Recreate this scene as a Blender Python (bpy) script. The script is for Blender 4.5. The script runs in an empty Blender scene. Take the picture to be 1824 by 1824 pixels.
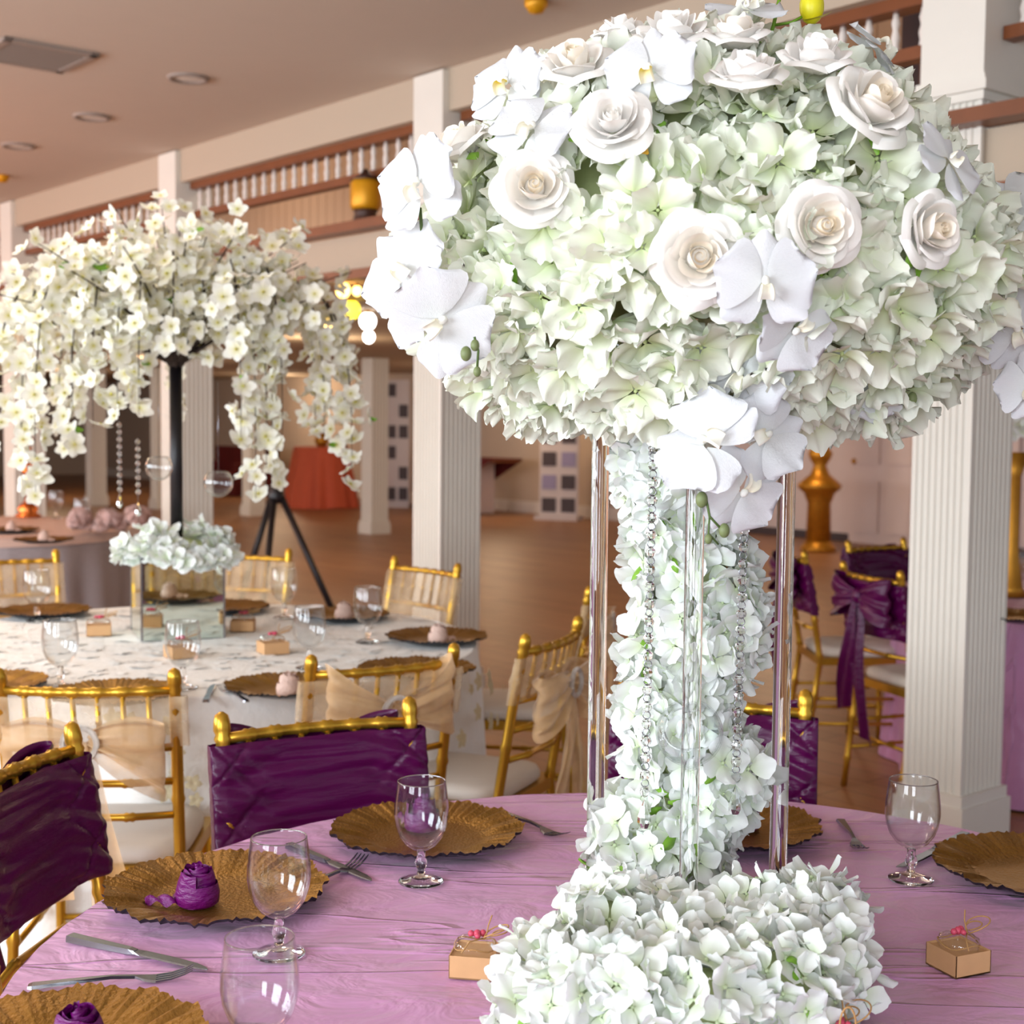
import bpy, math, random
from math import sin, cos, pi, radians, sqrt, atan2
from mathutils import Vector as V, Matrix as M
R = random.Random(11)
S = bpy.context.scene
C = S.collection

# ---------------------------------------------------------------- camera
F = 2500.0
CAM = V((0, 0, 1.47))
ROT = M.Rotation(radians(90 - 3.78), 3, 'X') @ M.Rotation(radians(0.57), 3, 'Z')
cd = bpy.data.cameras.new('camera')
cam = bpy.data.objects.new('camera', cd)
C.objects.link(cam)
cd.sensor_width = 36
cd.lens = F / 1824 * 36
cd.clip_start = 0.05
cd.clip_end = 200
cd.dof.use_dof = True
cd.dof.focus_distance = 1.93
cd.dof.aperture_fstop = 6.5
cam.matrix_world = M.Translation(CAM) @ ROT.to_4x4()
S.camera = cam


def ray(px, py):
    return ROT @ V(((px - 912) / F, (912 - py) / F, -1))


def at(px, py, d):
    r = ray(px, py)
    return CAM + r * (d / r.y)


def on(px, py, z):
    r = ray(px, py)
    return CAM + r * ((z - CAM.z) / r.z)


# hall axes: s runs along the balcony edge, t across the hall (balcony at t = 0)
HA = radians(40)
U3 = V((-sin(HA), cos(HA), 0))
V3 = V((cos(HA), sin(HA), 0))
O1 = V((1.6, 5.0, 0))
HR = M(((U3.x, V3.x, 0), (U3.y, V3.y, 0), (0, 0, 1)))     # columns: s axis, t axis, z


def hall(s, t, z=0.0):
    return O1 + U3 * s + V3 * t + V((0, 0, z))


# ---------------------------------------------------------------- world, lights, exposure
S.view_settings.view_transform = 'Standard'
S.view_settings.look = 'None'
S.view_settings.gamma = 1.0
S.view_settings.use_curve_mapping = False
S.view_settings.exposure = 0.12
W = bpy.data.worlds.new('world')
S.world = W
W.use_nodes = True
bg = W.node_tree.nodes['Background']
bg.inputs[0].default_value = (0.80, 0.88, 1.0, 1)
bg.inputs[1].default_value = 0.85


def area(name, loc, look, sx, sy, energy, col):
    d = bpy.data.lights.new(name, 'AREA')
    d.shape = 'RECTANGLE'
    d.size = sx
    d.size_y = sy
    d.energy = energy
    d.color = col
    o = bpy.data.objects.new(name, d)
    C.objects.link(o)
    o.location = loc
    o.rotation_euler = (V(look) - V(loc)).to_track_quat('-Z', 'Y').to_euler()
    return o


def bulb(name, loc, energy, col, r=0.15):
    d = bpy.data.lights.new(name, 'POINT')
    d.energy = energy
    d.color = col
    d.shadow_soft_size = r
    o = bpy.data.objects.new(name, d)
    C.objects.link(o)
    o.location = loc
    return o


WIN_S = [-4.6, -1.6, 1.4, 4.4, 7.4, 12.0, 16.5]     # windows of the daylight wall
WT = -6.6
for i, s in enumerate(WIN_S):
    area('daylight', hall(s, WT - 0.05, 1.75), hall(s, 3, 1.3), 1.5, 1.7, 128 if s < 6 else 105, (0.86, 0.93, 1.0))
for s, t in ((2, -3), (7, -3), (12, -3), (18, -3)):
    area('warm_room_fill', hall(s, t, 3.12), hall(s, t, 0), 0.9, 0.9, 22, (1.0, 0.82, 0.64))  # unseen warm fill, added to balance the light in the big room
for s, t, e in ((4.5, 3.0, 28), (9, 3.0, 45), (15, 4, 55), (21, 5, 70), (7, 7.5, 60), (2, 5, 40), (13, 8.5, 60), (20, 9, 60)):
    bulb('under_balcony_lamp', hall(s, t, 2.0), e * .75, (1.0, 0.74, 0.48), 0.25)
for s in (0.5, 4.5, 8.5, 13):
    bulb('upper_floor_fill', hall(s, 1.3, 3.9), 26, (1.0, 0.80, 0.62), 0.2)  # added fill light for the upper floor, no fixture stands here
for s in (6.5, 9.5, 14):
    bulb('amber_uplight', hall(s, -3.4, 2.3), 62, (1.0, 0.45, 0.26), 0.3)


# ---------------------------------------------------------------- materials
def lin(r, g, b):
    f = lambda c: (c / 255 / 12.92) if c / 255 <= 0.04045 else ((c / 255 + 0.055) / 1.055) ** 2.4
    return (f(r), f(g), f(b), 1)


def newmat(name):
    m = bpy.data.materials.new(name)
    m.use_nodes = True
    nt = m.node_tree
    return m, nt, nt.nodes['Principled BSDF']


def mat(name, col, rough=0.5, metal=0.0, spec=0.5, var=0.0, vscale=8, bump=0.0, bscale=40, bstretch=(1, 1, 1),
        trans=0.0, ior=1.45, sheen=0.0, emit=None, estr=0.0):
    m, nt, p = newmat(name)
    N, L = nt.nodes, nt.links
    p.inputs['Base Color'].default_value = col
    p.inputs['Roughness'].default_value = rough
    p.inputs['Metallic'].default_value = metal
    p.inputs['Specular IOR Level'].default_value = spec
    p.inputs['Transmission Weight'].default_value = trans
    p.inputs['IOR'].default_value = ior
    p.inputs['Sheen Weight'].default_value = sheen
    if emit:
        p.inputs['Emission Color'].default_value = emit
        p.inputs['Emission Strength'].default_value = estr
    tc = N.new('ShaderNodeTexCoord')
    if var:
        n = N.new('ShaderNodeTexNoise')
        n.inputs['Scale'].default_value = vscale
        n.inputs['Detail'].default_value = 4
        L.new(tc.outputs['Object'], n.inputs['Vector'])
        mx = N.new('ShaderNodeMix')
        mx.data_type = 'RGBA'
        mx.inputs[6].default_value = tuple(c * (1 - var) for c in col[:3]) + (1,)
        mx.inputs[7].default_value = tuple(min(1, c * (1 + var)) for c in col[:3]) + (1,)
        L.new(n.outputs['Fac'], mx.inputs[0])
        L.new(mx.outputs[2], p.inputs['Base Color'])
    if bump:
        mp = N.new('ShaderNodeMapping')
        mp.inputs['Scale'].default_value = bstretch
        L.new(tc.outputs['Object'], mp.inputs['Vector'])
        n = N.new('ShaderNodeTexNoise')
        n.inputs['Scale'].default_value = bscale
        n.inputs['Detail'].default_value = 5
        L.new(mp.outputs[0], n.inputs['Vector'])
        b = N.new('ShaderNodeBump')
        b.inputs['Strength'].default_value = bump
        b.inputs['Distance'].default_value = 0.01
        L.new(n.outputs['Fac'], b.inputs['Height'])
        L.new(b.outputs[0], p.inputs['Normal'])
    return m


def flowermat(name, white, tint, transl=0.3, vary=0.06, veins=0.0):
    """petal fabric: colour runs from the pigmented heart to the paler rim"""
    m, nt, p = newmat(name)
    N, L = nt.nodes, nt.links
    a = N.new('ShaderNodeAttribute')
    a.attribute_name = 'tint'
    oi = N.new('ShaderNodeObjectInfo')
    mx = N.new('ShaderNodeMix')
    mx.data_type = 'RGBA'
    mx.inputs[6].default_value = white
    mx.inputs[7].default_value = tint
    L.new(a.outputs['Fac'], mx.inputs[0])
    hv = N.new('ShaderNodeHueSaturation')
    mr = N.new('ShaderNodeMapRange')
    mr.inputs['To Min'].default_value = 1 - vary
    mr.inputs['To Max'].default_value = 1 + vary * 0.4
    L.new(oi.outputs['Random'], mr.inputs['Value'])
    L.new(mr.outputs[0], hv.inputs['Value'])
    L.new(mx.outputs[2], hv.inputs['Color'])
    L.new(hv.outputs[0], p.inputs['Base Color'])
    p.inputs['Roughness'].default_value = 0.6
    p.inputs['Specular IOR Level'].default_value = 0.25
    tr = N.new('ShaderNodeBsdfTranslucent')
    L.new(hv.outputs[0], tr.inputs['Color'])
    ms = N.new('ShaderNodeMixShader')
    ms.inputs[0].default_value = transl
    L.new(p.outputs[0], ms.inputs[1])
    L.new(tr.outputs[0], ms.inputs[2])
    if veins:
        tc = N.new('ShaderNodeTexCoord')
        n = N.new('ShaderNodeTexNoise')
        n.inputs['Scale'].default_value = 60
        mp = N.new('ShaderNodeMapping')
        mp.inputs['Scale'].default_value = (0.25, 3, 1)
        L.new(tc.outputs['Object'], mp.inputs['Vector'])
        L.new(mp.outputs[0], n.inputs['Vector'])
        b = N.new('ShaderNodeBump')
        b.inputs['Strength'].default_value = veins
        b.inputs['Distance'].default_value = 0.004
        L.new(n.outputs['Fac'], b.inputs['Height'])
        L.new(b.outputs[0], p.inputs['Normal'])
    L.new(ms.outputs[0], N['Material Output'].inputs[0])
    return m


def sheer(name, col, alpha, weave=140):
    m, nt, p = newmat(name)
    N, L = nt.nodes, nt.links
    p.inputs['Base Color'].default_value = col
    p.inputs['Roughness'].default_value = 0.5
    p.inputs['Sheen Weight'].default_value = 0.4
    tc = N.new('ShaderNodeTexCoord')
    n = N.new('ShaderNodeTexNoise')
    n.inputs['Scale'].default_value = 9
    n.inputs['Detail'].default_value = 4
    L.new(tc.outputs['Object'], n.inputs['Vector'])
    mr = N.new('ShaderNodeMapRange')
    mr.inputs['From Min'].default_value = 0.3
    mr.inputs['From Max'].default_value = 0.7
    mr.inputs['To Min'].default_value = alpha - 0.18
    mr.inputs['To Max'].default_value = alpha + 0.18
    L.new(n.outputs['Fac'], mr.inputs['Value'])
    L.new(mr.outputs[0], p.inputs['Alpha'])
    return m


def glassmat(name, ior=1.47, rough=0.0, col=(1, 1, 1, 1)):
    return mat(name, col, rough=rough, trans=1.0, ior=ior)


MT = {}
MT['gold'] = mat('gold_paint', lin(196, 152, 52), 0.30, 0.8, var=0.10, vscale=30)
MT['charger'] = mat('charger_gold', lin(156, 116, 54), 0.34, 0.85, var=0.22, vscale=26, bump=0.3, bscale=190)
MT['charger_under'] = mat('charger_underside', lin(34, 34, 40), 0.4, 0.2)
MT['purple'] = mat('plum_taffeta', lin(74, 1, 60), 0.30, 0.0, 0.42, var=0.18, vscale=14, bump=0.35, bscale=40, bstretch=(0.3, 1, 1.4))
MT['napkin'] = mat('purple_napkin', lin(100, 1, 94), 0.34, 0.0, 0.5, var=0.15, vscale=40, bump=0.4, bscale=90, bstretch=(1, 1, 2.5))
MT['blush'] = mat('blush_napkin', lin(214, 184, 170), 0.5, var=0.1, vscale=40, bump=0.5, bscale=120)
MT['organza'] = sheer('champagne_organza', lin(216, 178, 130), 0.62)
MT['organza_band'] = sheer('champagne_organza_band', lin(226, 200, 160), 0.34)
MT['cushion'] = mat('ivory_cushion', lin(214, 206, 196), 0.7, var=0.05)
MT['glass'] = glassmat('clear_glass', 1.46)
def thinglass(name):
    m, nt, p = newmat(name)
    N, L = nt.nodes, nt.links
    tb, gb, mx = (N.new('ShaderNode' + k) for k in ('BsdfTransparent', 'BsdfGlossy', 'MixShader'))
    tb.inputs[0].default_value = (.975, .985, .99, 1)
    gb.inputs['Roughness'].default_value = 0.01
    fr2 = N.new('ShaderNodeLayerWeight')
    fr2.inputs['Blend'].default_value = 0.5
    pw, ma = N.new('ShaderNodeMath'), N.new('ShaderNodeMath')
    pw.operation = 'POWER'
    pw.inputs[1].default_value = 3.2
    ma.operation = 'MULTIPLY_ADD'
    ma.inputs[1].default_value = 0.92
    ma.inputs[2].default_value = 0.045
    L.new(fr2.outputs['Facing'], pw.inputs[0])
    L.new(pw.outputs[0], ma.inputs[0])
    L.new(ma.outputs[0], mx.inputs[0])
    L.new(tb.outputs[0], mx.inputs[1])
    L.new(gb.outputs[0], mx.inputs[2])
    L.new(mx.outputs[0], N['Material Output'].inputs[0])
    return m


MT['thinglass'] = thinglass('thin_blown_glass')
MT['acrylic'] = glassmat('clear_acrylic', 1.49)
MT['crystal'] = glassmat('cut_crystal', 1.6)
MT['steel'] = mat('cutlery_steel', lin(150, 152, 160), 0.22, 1.0)
MT['kraft'] = mat('kraft_card', lin(202, 158, 112), 0.75, var=0.06, vscale=60)
MT['kraft_dark'] = mat('brown_card', lin(148, 104, 78), 0.75, var=0.06, vscale=60)
MT['twine'] = mat('jute_twine', lin(176, 134, 84), 0.85, var=0.2, vscale=300)
MT['berry'] = mat('pink_candy', lin(196, 70, 96), 0.4)
MT['mirror'] = mat('mirror_panel', lin(214, 226, 218), 0.03, 1.0)
MT['black'] = mat('black_paint', lin(26, 22, 26), 0.35)
MT['bark'] = mat('dark_branch', lin(58, 48, 44), 0.8, var=0.3, vscale=40)
MT['stem'] = mat('green_stem', lin(74, 96, 44), 0.6, var=0.2, vscale=60)
MT['leaf'] = mat('green_leaf', lin(112, 158, 44), 0.5, var=0.25, vscale=50)
MT['amberleaf'] = mat('amber_sepal', lin(204, 156, 44), 0.5, var=0.25, vscale=60)
MT['bud'] = mat('orchid_bud', lin(110, 122, 78), 0.5, var=0.15, vscale=90)
MT['budyellow'] = mat('yellow_bud', lin(214, 206, 30), 0.4, var=0.25, vscale=30)
MT['foam'] = mat('moss_core', lin(196, 206, 150), 0.9, var=0.3, vscale=30)
MT['hyd'] = flowermat('hydrangea_petal', lin(240, 243, 231), lin(212, 228, 166), 0.24)
MT['hydw'] = flowermat('white_hydrangea_petal', lin(243, 246, 245), lin(212, 228, 186), 0.22)
MT['rose'] = flowermat('rose_petal', lin(254, 252, 249), lin(253, 240, 216), 0.22, 0.03)
MT['orchid'] = flowermat('orchid_petal', lin(237, 239, 244), lin(228, 233, 220), 0.2, 0.04, veins=0.5)
MT['lip'] = flowermat('orchid_lip', lin(248, 249, 242), lin(226, 200, 60), 0.2, 0.03)
MT['blossom'] = flowermat('blossom_petal', lin(245, 245, 236), lin(214, 206, 100), 0.22, 0.10)
MT['colwhite'] = mat('column_paint', lin(226, 222, 212), 0.5, var=0.03)
MT['ceil'] = mat('ceiling_paint', lin(198, 184, 170), 0.9, var=0.02)
MT['header'] = mat('header_paint', lin(186, 170, 150), 0.9)
MT['wall'] = mat('back_wall_paint', lin(196, 178, 162), 0.85, var=0.03, vscale=1.5)
MT['walltan'] = mat('tan_beadboard_paint', lin(196, 160, 130), 0.8, var=0.04, vscale=2)
MT['wallpink'] = mat('pale_wall_paint', lin(222, 206, 204), 0.8, var=0.03)
MT['base'] = mat('white_trim_paint', lin(228, 220, 212), 0.5)
MT['wood'] = mat('stained_wood', lin(120, 66, 32), 0.4, var=0.3, vscale=6)
MT['darkwood'] = mat('dark_wood', lin(66, 36, 24), 0.45, var=0.3, vscale=5)
MT['maroon'] = mat('maroon_cloth', lin(92, 20, 22), 0.7, var=0.2, vscale=6)
MT['coral'] = mat('coral_sequin', lin(214, 98, 66), 0.45, 0.25, var=0.25, vscale=70, bump=0.5, bscale=300)
MT['greysequin'] = mat('silver_sequin', lin(176, 168, 172), 0.4, 0.3, var=0.15, vscale=70, bump=0.6, bscale=260)
MT['copper'] = mat('copper', lin(208, 118, 62), 0.2, 1.0)
MT['antique'] = mat('antique_gold', lin(190, 134, 44), 0.4, 0.7, var=0.3, vscale=18)
MT['bandwhite'] = mat('banner_white', lin(206, 196, 196), 0.6)
MT['banddark'] = mat('banner_print', lin(74, 64, 68), 0.6)
MT['bandblue'] = mat('banner_lilac', lin(150, 142, 176), 0.6)
MT['tulle'] = sheer('pink_tulle', lin(222, 184, 176), 0.6)
MT['ivory'] = mat('ivory_lace', lin(246, 246, 243), 0.75, var=0.04, vscale=22, bump=0.3, bscale=55)
MT['lacegold'] = mat('gold_lace_motif', lin(208, 198, 164), 0.7, var=0.2, vscale=60)
MT['lampglow'] = mat('warm_lamp', (1, .7, .3, 1), emit=(1, .60, .16, 1), estr=6)
MT['pillarflare'] = mat('white_flare', (1, 1, 1, 1), emit=(1, .96, .9, 1), estr=7)  # emission imitating a bright reflection on the pillar
MT['lampyellow'] = mat('yellow_lamp', (1, .85, .1, 1), emit=(.9, .72, .05, 1), estr=2.5)
MT['lanternyellow'] = mat('yellow_lantern', lin(214, 152, 20), 0.4, 0.3)
MT['lampdisc'] = mat('downlight_lens', lin(214, 208, 200), 0.5)
MT['ringgrey'] = mat('downlight_ring', lin(150, 138, 130), 0.5)
MT['ventdark'] = mat('vent_slot', lin(96, 78, 76), 0.6)
MT['rhine'] = mat('rhinestone', lin(235, 230, 222), 0.12, 0.6, bump=1.0, bscale=400)


def clothmat(name, col, c2):
    m, nt, p = newmat(name)
    N, L = nt.nodes, nt.links
    tc = N.new('ShaderNodeTexCoord')
    n0 = N.new('ShaderNodeTexNoise')
    n0.inputs['Scale'].default_value = 3.5
    n0.inputs['Detail'].default_value = 5
    L.new(tc.outputs['Object'], n0.inputs['Vector'])
    mx = N.new('ShaderNodeMix')
    mx.data_type = 'RGBA'
    mx.inputs[6].default_value = col
    mx.inputs[7].default_value = c2
    L.new(n0.outputs['Fac'], mx.inputs[0])
    L.new(mx.outputs[2], p.inputs['Base Color'])
    p.inputs['Roughness'].default_value = 0.38
    p.inputs['Specular IOR Level'].default_value = 0.5
    p.inputs['Sheen Weight'].default_value = 0.15
    # woven-in pin tucks: long thin ridges along x, plus crinkles
    mp = N.new('ShaderNodeMapping')
    mp.inputs['Scale'].default_value = (0.7, 6.5, 1)
    mp.inputs['Rotation'].default_value = (0, 0, radians(3))
    L.new(tc.outputs['Object'], mp.inputs['Vector'])
    n1 = N.new('ShaderNodeTexNoise')
    n1.inputs['Scale'].default_value = 1.0
    n1.inputs['Detail'].default_value = 3
    n1.inputs['Roughness'].default_value = 0.6
    L.new(mp.outputs[0], n1.inputs['Vector'])
    cr = N.new('ShaderNodeValToRGB')
    e = cr.color_ramp.elements
    e[0].position = 0.485
    e[0].color = (0, 0, 0, 1)
    e[1].position = 0.515
    e[1].color = (0, 0, 0, 1)
    k = cr.color_ramp.elements.new(0.5)
    k.color = (1, 1, 1, 1)
    L.new(n1.outputs['Fac'], cr.inputs[0])
    n2 = N.new('ShaderNodeTexNoise')
    n2.inputs['Scale'].default_value = 10
    n2.inputs['Detail'].default_value = 4
    n2.inputs['Distortion'].default_value = 0.6
    mp2 = N.new('ShaderNodeMapping')
    mp2.inputs['Scale'].default_value = (0.9, 1.5, 1)
    L.new(tc.outputs['Object'], mp2.inputs['Vector'])
    L.new(mp2.outputs[0], n2.inputs['Vector'])
    b1 = N.new('ShaderNodeBump')
    b1.inputs['Strength'].default_value = 0.8
    b1.inputs['Distance'].default_value = 0.006
    L.new(cr.outputs[0], b1.inputs['Height'])
    b2 = N.new('ShaderNodeBump')
    b2.inputs['Strength'].default_value = 0.55
    b2.inputs['Distance'].default_value = 0.022
    L.new(n2.outputs['Fac'], b2.inputs['Height'])
    L.new(b1.outputs[0], b2.inputs['Normal'])
    L.new(b2.outputs[0], p.inputs['Normal'])
    return m


MT['mauve'] = clothmat('mauve_crushed_taffeta', lin(206, 152, 194), lin(192, 132, 178))


def floormat():
    m, nt, p = newmat('wood_plank_floor')
    N, L = nt.nodes, nt.links
    tc = N.new('ShaderNodeTexCoord')
    br = N.new('ShaderNodeTexBrick')
    br.inputs['Scale'].default_value = 1.0
    br.inputs['Brick Width'].default_value = 1.2
    br.inputs['Row Height'].default_value = 0.16
    br.inputs['Mortar Size'].default_value = 0.003
    br.inputs['Color1'].default_value = lin(180, 132, 94)
    br.inputs['Color2'].default_value = lin(162, 116, 80)
    br.inputs['Mortar'].default_value = lin(104, 74, 56)
    L.new(tc.outputs['Object'], br.inputs['Vector'])
    n = N.new('ShaderNodeTexNoise')
    mp = N.new('ShaderNodeMapping')
    mp.inputs['Scale'].default_value = (1.5, 14, 1)
    n.inputs['Scale'].default_value = 2
    n.inputs['Detail'].default_value = 5
    L.new(tc.outputs['Object'], mp.inputs['Vector'])
    L.new(mp.outputs[0], n.inputs['Vector'])
    mx = N.new('ShaderNodeMix')
    mx.data_type = 'RGBA'
    mx.blend_type = 'MULTIPLY'
    mx.inputs[0].default_value = 0.25
    L.new(br.outputs[0], mx.inputs[6])
    L.new(n.outputs['Color'], mx.inputs[7])
    L.new(mx.outputs[2], p.inputs['Base Color'])
    p.inputs['Roughness'].default_value = 0.42
    return m


MT['floor'] = floormat()


# ---------------------------------------------------------------- mesh helpers
class MB:
    def __init__(self):
        self.v, self.f, self.t = [], [], []

    def add(self, vs, fs, tint=0.0, mx=None):
        o = len(self.v)
        if mx is not None:
            vs = [mx @ V(a) for a in vs]
        self.v += [tuple(a) for a in vs]
        self.f += [tuple(i + o for i in q) for q in fs]
        self.t += list(tint) if isinstance(tint, (list, tuple)) else [tint] * len(vs)
        return self

    def merge(self, other, mx):
        return self.add(other.v, other.f, list(other.t), mx)

    def box(self, c, s, mx=None):
        x, y, z = (k / 2 for k in s)
        vs = [V((c[0] + a * x, c[1] + b * y, c[2] + d * z)) for a in (-1, 1) for b in (-1, 1) for d in (-1, 1)]
        fs = [(0, 1, 3, 2), (4, 6, 7, 5), (0, 4, 5, 1), (2, 3, 7, 6), (0, 2, 6, 4), (1, 5, 7, 3)]
        return self.add(vs, fs, 0, mx)

    def tube(self, pts, r, n=8, mx=None, flat=1.0):
        pts = [V(p) for p in pts]
        rs = r if isinstance(r, (list, tuple)) else [r] * len(pts)
        vs, fs = [], []
        nrm = None
        for i, p in enumerate(pts):
            d = (pts[min(i + 1, len(pts) - 1)] - pts[max(i - 1, 0)])
            d = d.normalized() if d.length > 1e-9 else V((0, 0, 1))
            if nrm is None:
                nrm = d.orthogonal().normalized()
            nrm = (nrm - d * nrm.dot(d))
            nrm = nrm.normalized() if nrm.length > 1e-6 else d.orthogonal().normalized()
            b = d.cross(nrm)
            for k in range(n):
                a = 2 * pi * k / n
                vs.append(p + (nrm * cos(a) + b * sin(a) * flat) * rs[i])
        for i in range(len(pts) - 1):
            for k in range(n):
                k2 = (k + 1) % n
                fs.append((i * n + k, i * n + k2, (i + 1) * n + k2, (i + 1) * n + k))
        fs.append(tuple(range(n - 1, -1, -1)))
        fs.append(tuple((len(pts) - 1) * n + k for k in range(n)))
        return self.add(vs, fs, 0, mx)

    def lathe(self, prof, n=24, c=(0, 0, 0), mx=None, caps=True):
        vs, fs = [], []
        for r, z in prof:
            for k in range(n):
                a = 2 * pi * k / n
                vs.append(V((c[0] + r * cos(a), c[1] + r * sin(a), c[2] + z)))
        for i in range(len(prof) - 1):
            for k in range(n):
                k2 = (k + 1) % n
                fs.append((i * n + k, i * n + k2, (i + 1) * n + k2, (i + 1) * n + k))
        if caps:
            fs.append(tuple(range(n - 1, -1, -1)))
            fs.append(tuple((len(prof) - 1) * n + k for k in range(n)))
        return self.add(vs, fs, 0, mx)

    def grid(self, fn, nu, nv, wrap=False, mx=None, tint=None):
        vs, ts = [], []
        cu = nu if wrap else nu + 1
        for j in range(nv + 1):
            for i in range(cu):
                vs.append(V(fn(i / nu, j / nv)))
                ts.append(tint(i / nu, j / nv) if tint else 0.0)
        fs = []
        for j in range(nv):
            for i in range(nu):
                i2 = (i + 1) % cu
                fs.append((j * cu + i, j * cu + i2, (j + 1) * cu + i2, (j + 1) * cu + i))
        return self.add(vs, fs, ts, mx)

    def torus(self, c, rr, r, n=24, m=8, mx=None):
        def fn(u, w):
            a, b = 2 * pi * u, 2 * pi * w
            return (c[0] + (rr + r * cos(b)) * cos(a), c[1] + (rr + r * cos(b)) * sin(a), c[2] + r * sin(b))
        return self.grid(fn, n, m, True, mx)

    def sphere(self, c, r, n=14, m=9, mx=None):
        rr = r if isinstance(r, (tuple, list)) else (r, r, r)

        def fn(u, w):
            a, b = 2 * pi * u, pi * (0.002 + 0.996 * w) - pi / 2
            return (c[0] + rr[0] * cos(b) * cos(a), c[1] + rr[1] * cos(b) * sin(a), c[2] + rr[2] * sin(b))
        return self.grid(fn, n, m, True, mx)

    def loft(self, secs, mx=None):
        """secs: (x, y, half_width, half_thick, z) box sections along a flat piece of metal"""
        vs, fs = [], []
        for x, y, w, t, z in secs:
            vs += [V((x, y - w, z - t)), V((x, y + w, z - t)), V((x, y + w * 0.8, z + t)), V((x, y - w * 0.8, z + t))]
        for i in range(len(secs) - 1):
            for k in range(4):
                k2 = (k + 1) % 4
                fs.append((i * 4 + k, i * 4 + k2, i * 4 + 4 + k2, i * 4 + 4 + k))
        fs += [(3, 2, 1, 0), tuple(len(vs) - 4 + k for k in range(4))]
        return self.add(vs, fs, 0, mx)

    def mesh(self, name, m=None, smooth=True):
        me = bpy.data.meshes.new(name)
        me.from_pydata(self.v, [], self.f)
        if any(self.t):
            at_ = me.attributes.new('tint', 'FLOAT', 'POINT')
            at_.data.foreach_set('value', self.t)
        if m:
            me.materials.append(MT[m])
        if smooth:
            me.polygons.foreach_set('use_smooth', [True] * len(me.polygons))
        me.update()
        return me


def link(name, me, parent=None, mx=None):
    o = bpy.data.objects.new(name, me)
    C.objects.link(o)
    if parent:
        o.parent = parent
    if mx is not None:
        o.matrix_basis = mx
    return o


def part(name, mb, m, parent, mx=None, smooth=True, label=None):
    o = link(name, mb.mesh(name, m, smooth), parent, mx)
    if label:
        o['label'] = label
    return o


def tag(o, label, cat, group=None, kind=None):
    o['label'] = label
    o['category'] = cat
    if group:
        o['group'] = group
    if kind:
        o['kind'] = kind
    return o


def thing(name, label, cat, loc=(0, 0, 0), rz=0.0, group=None):
    o = bpy.data.objects.new(name, None)
    o.empty_display_size = 0.05
    C.objects.link(o)
    o.location = loc
    o.rotation_euler = (0, 0, rz)
    return tag(o, label, cat, group)


def struct(name, mb, m, mx=None, smooth=False):
    o = link(name, mb.mesh(name, m, smooth), None, mx)
    o['kind'] = 'structure'
    return o


KIDS = {}


def copy_tree(o, parent=None):
    c = o.copy()
    C.objects.link(c)
    if parent:
        c.parent = parent
    if o.name not in KIDS:
        KIDS[o.name] = list(o.children)
    for ch in KIDS[o.name]:
        copy_tree(ch, c)
    return c


def place(o, loc, rz, label, group=None):
    o.location = loc
    o.rotation_euler = (0, 0, rz)
    o['label'] = label
    if group:
        o['group'] = group
    return o


def frame(n, spin=0.0, p=(0, 0, 0), sc=1.0):
    n = V(n).normalized()
    a = V((0, 0, 1)) if abs(n.z) < 0.95 else V((0, 1, 0))
    x = a.cross(n).normalized()
    y = n.cross(x)
    m3 = M((x, y, n)).transposed() @ M.Rotation(spin, 3, 'Z')
    return M.Translation(V(p)) @ m3.to_4x4() @ M.Scale(sc, 4)


HM = M.Translation(O1) @ HR.to_4x4()      # hall frame as a matrix: local x = s, y = t

# ---------------------------------------------------------------- the room
fl = MB()
fl.box((10, 1, -0.05), (50, 24, 0.1))
struct('floor', fl, 'floor', HM)
ce = MB()
ce.box((13, WT / 2, 3.27), (38, -WT, 0.1))
struct('ceiling', ce, 'ceil', HM)
hd = MB()
hd.box((13, 0.0, 3.115), (38, 0.2, 0.21))
struct('trim_1', hd, 'header', HM)
# daylight wall behind the camera, with its window openings
ww = MB()
xs = [-6.0]
for s in WIN_S:
    ww.box(((xs[-1] + s - 0.8) / 2, WT - 0.08, 1.6), (s - 0.8 - xs[-1], 0.16, 3.2))
    ww.box((s, WT - 0.08, 0.44), (1.6, 0.16, 0.88))
    ww.box((s, WT - 0.08, 2.93), (1.6, 0.16, 0.55))
    xs.append(s + 0.8)
ww.box(((xs[-1] + 32) / 2, WT - 0.08, 1.6), (32 - xs[-1], 0.16, 3.2))
struct('wall_front', ww, 'wallpink', HM)
for i, s in enumerate(WIN_S):
    wf = MB()
    for dx in (-0.78, 0, 0.78):
        wf.box((s + dx, WT + 0.03, 1.765), (0.05, 0.06, 1.77))
    for dz in (0.90, 1.765, 2.63):
        wf.box((s, WT + 0.03, dz), (1.6, 0.06, 0.05))
    struct('window_%d' % (i + 1), wf, 'base', HM)
# balcony slab, fascia, soffit
sl = MB()
sl.box((13, 5.0, 2.36), (38, 10.2, 0.22))
struct('trim_2', sl, 'header', HM)
ns = MB()
ns.box((13, -0.16, 2.50), (38, 0.12, 0.05))
ns.box((13, -0.13, 2.25), (38, 0.08, 0.05))
struct('trim_3', ns, 'wood', HM)
bw = MB()          # beadboard wall of the upper floor, each board with its joint
x = -2.0
while x < 31:
    bw.box((x + 0.07, 2.5, 3.5), (0.132, 0.05, 2.1))
    x += 0.14
bw.box((14.5, 2.56, 3.5), (33, 0.06, 2.1))
struct('wall_upper', bw, 'walltan', HM)
uc = MB()
uc.box((13, 1.3, 4.6), (38, 3, 0.1))
struct('trim_4', uc, 'ceil', HM)
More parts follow.
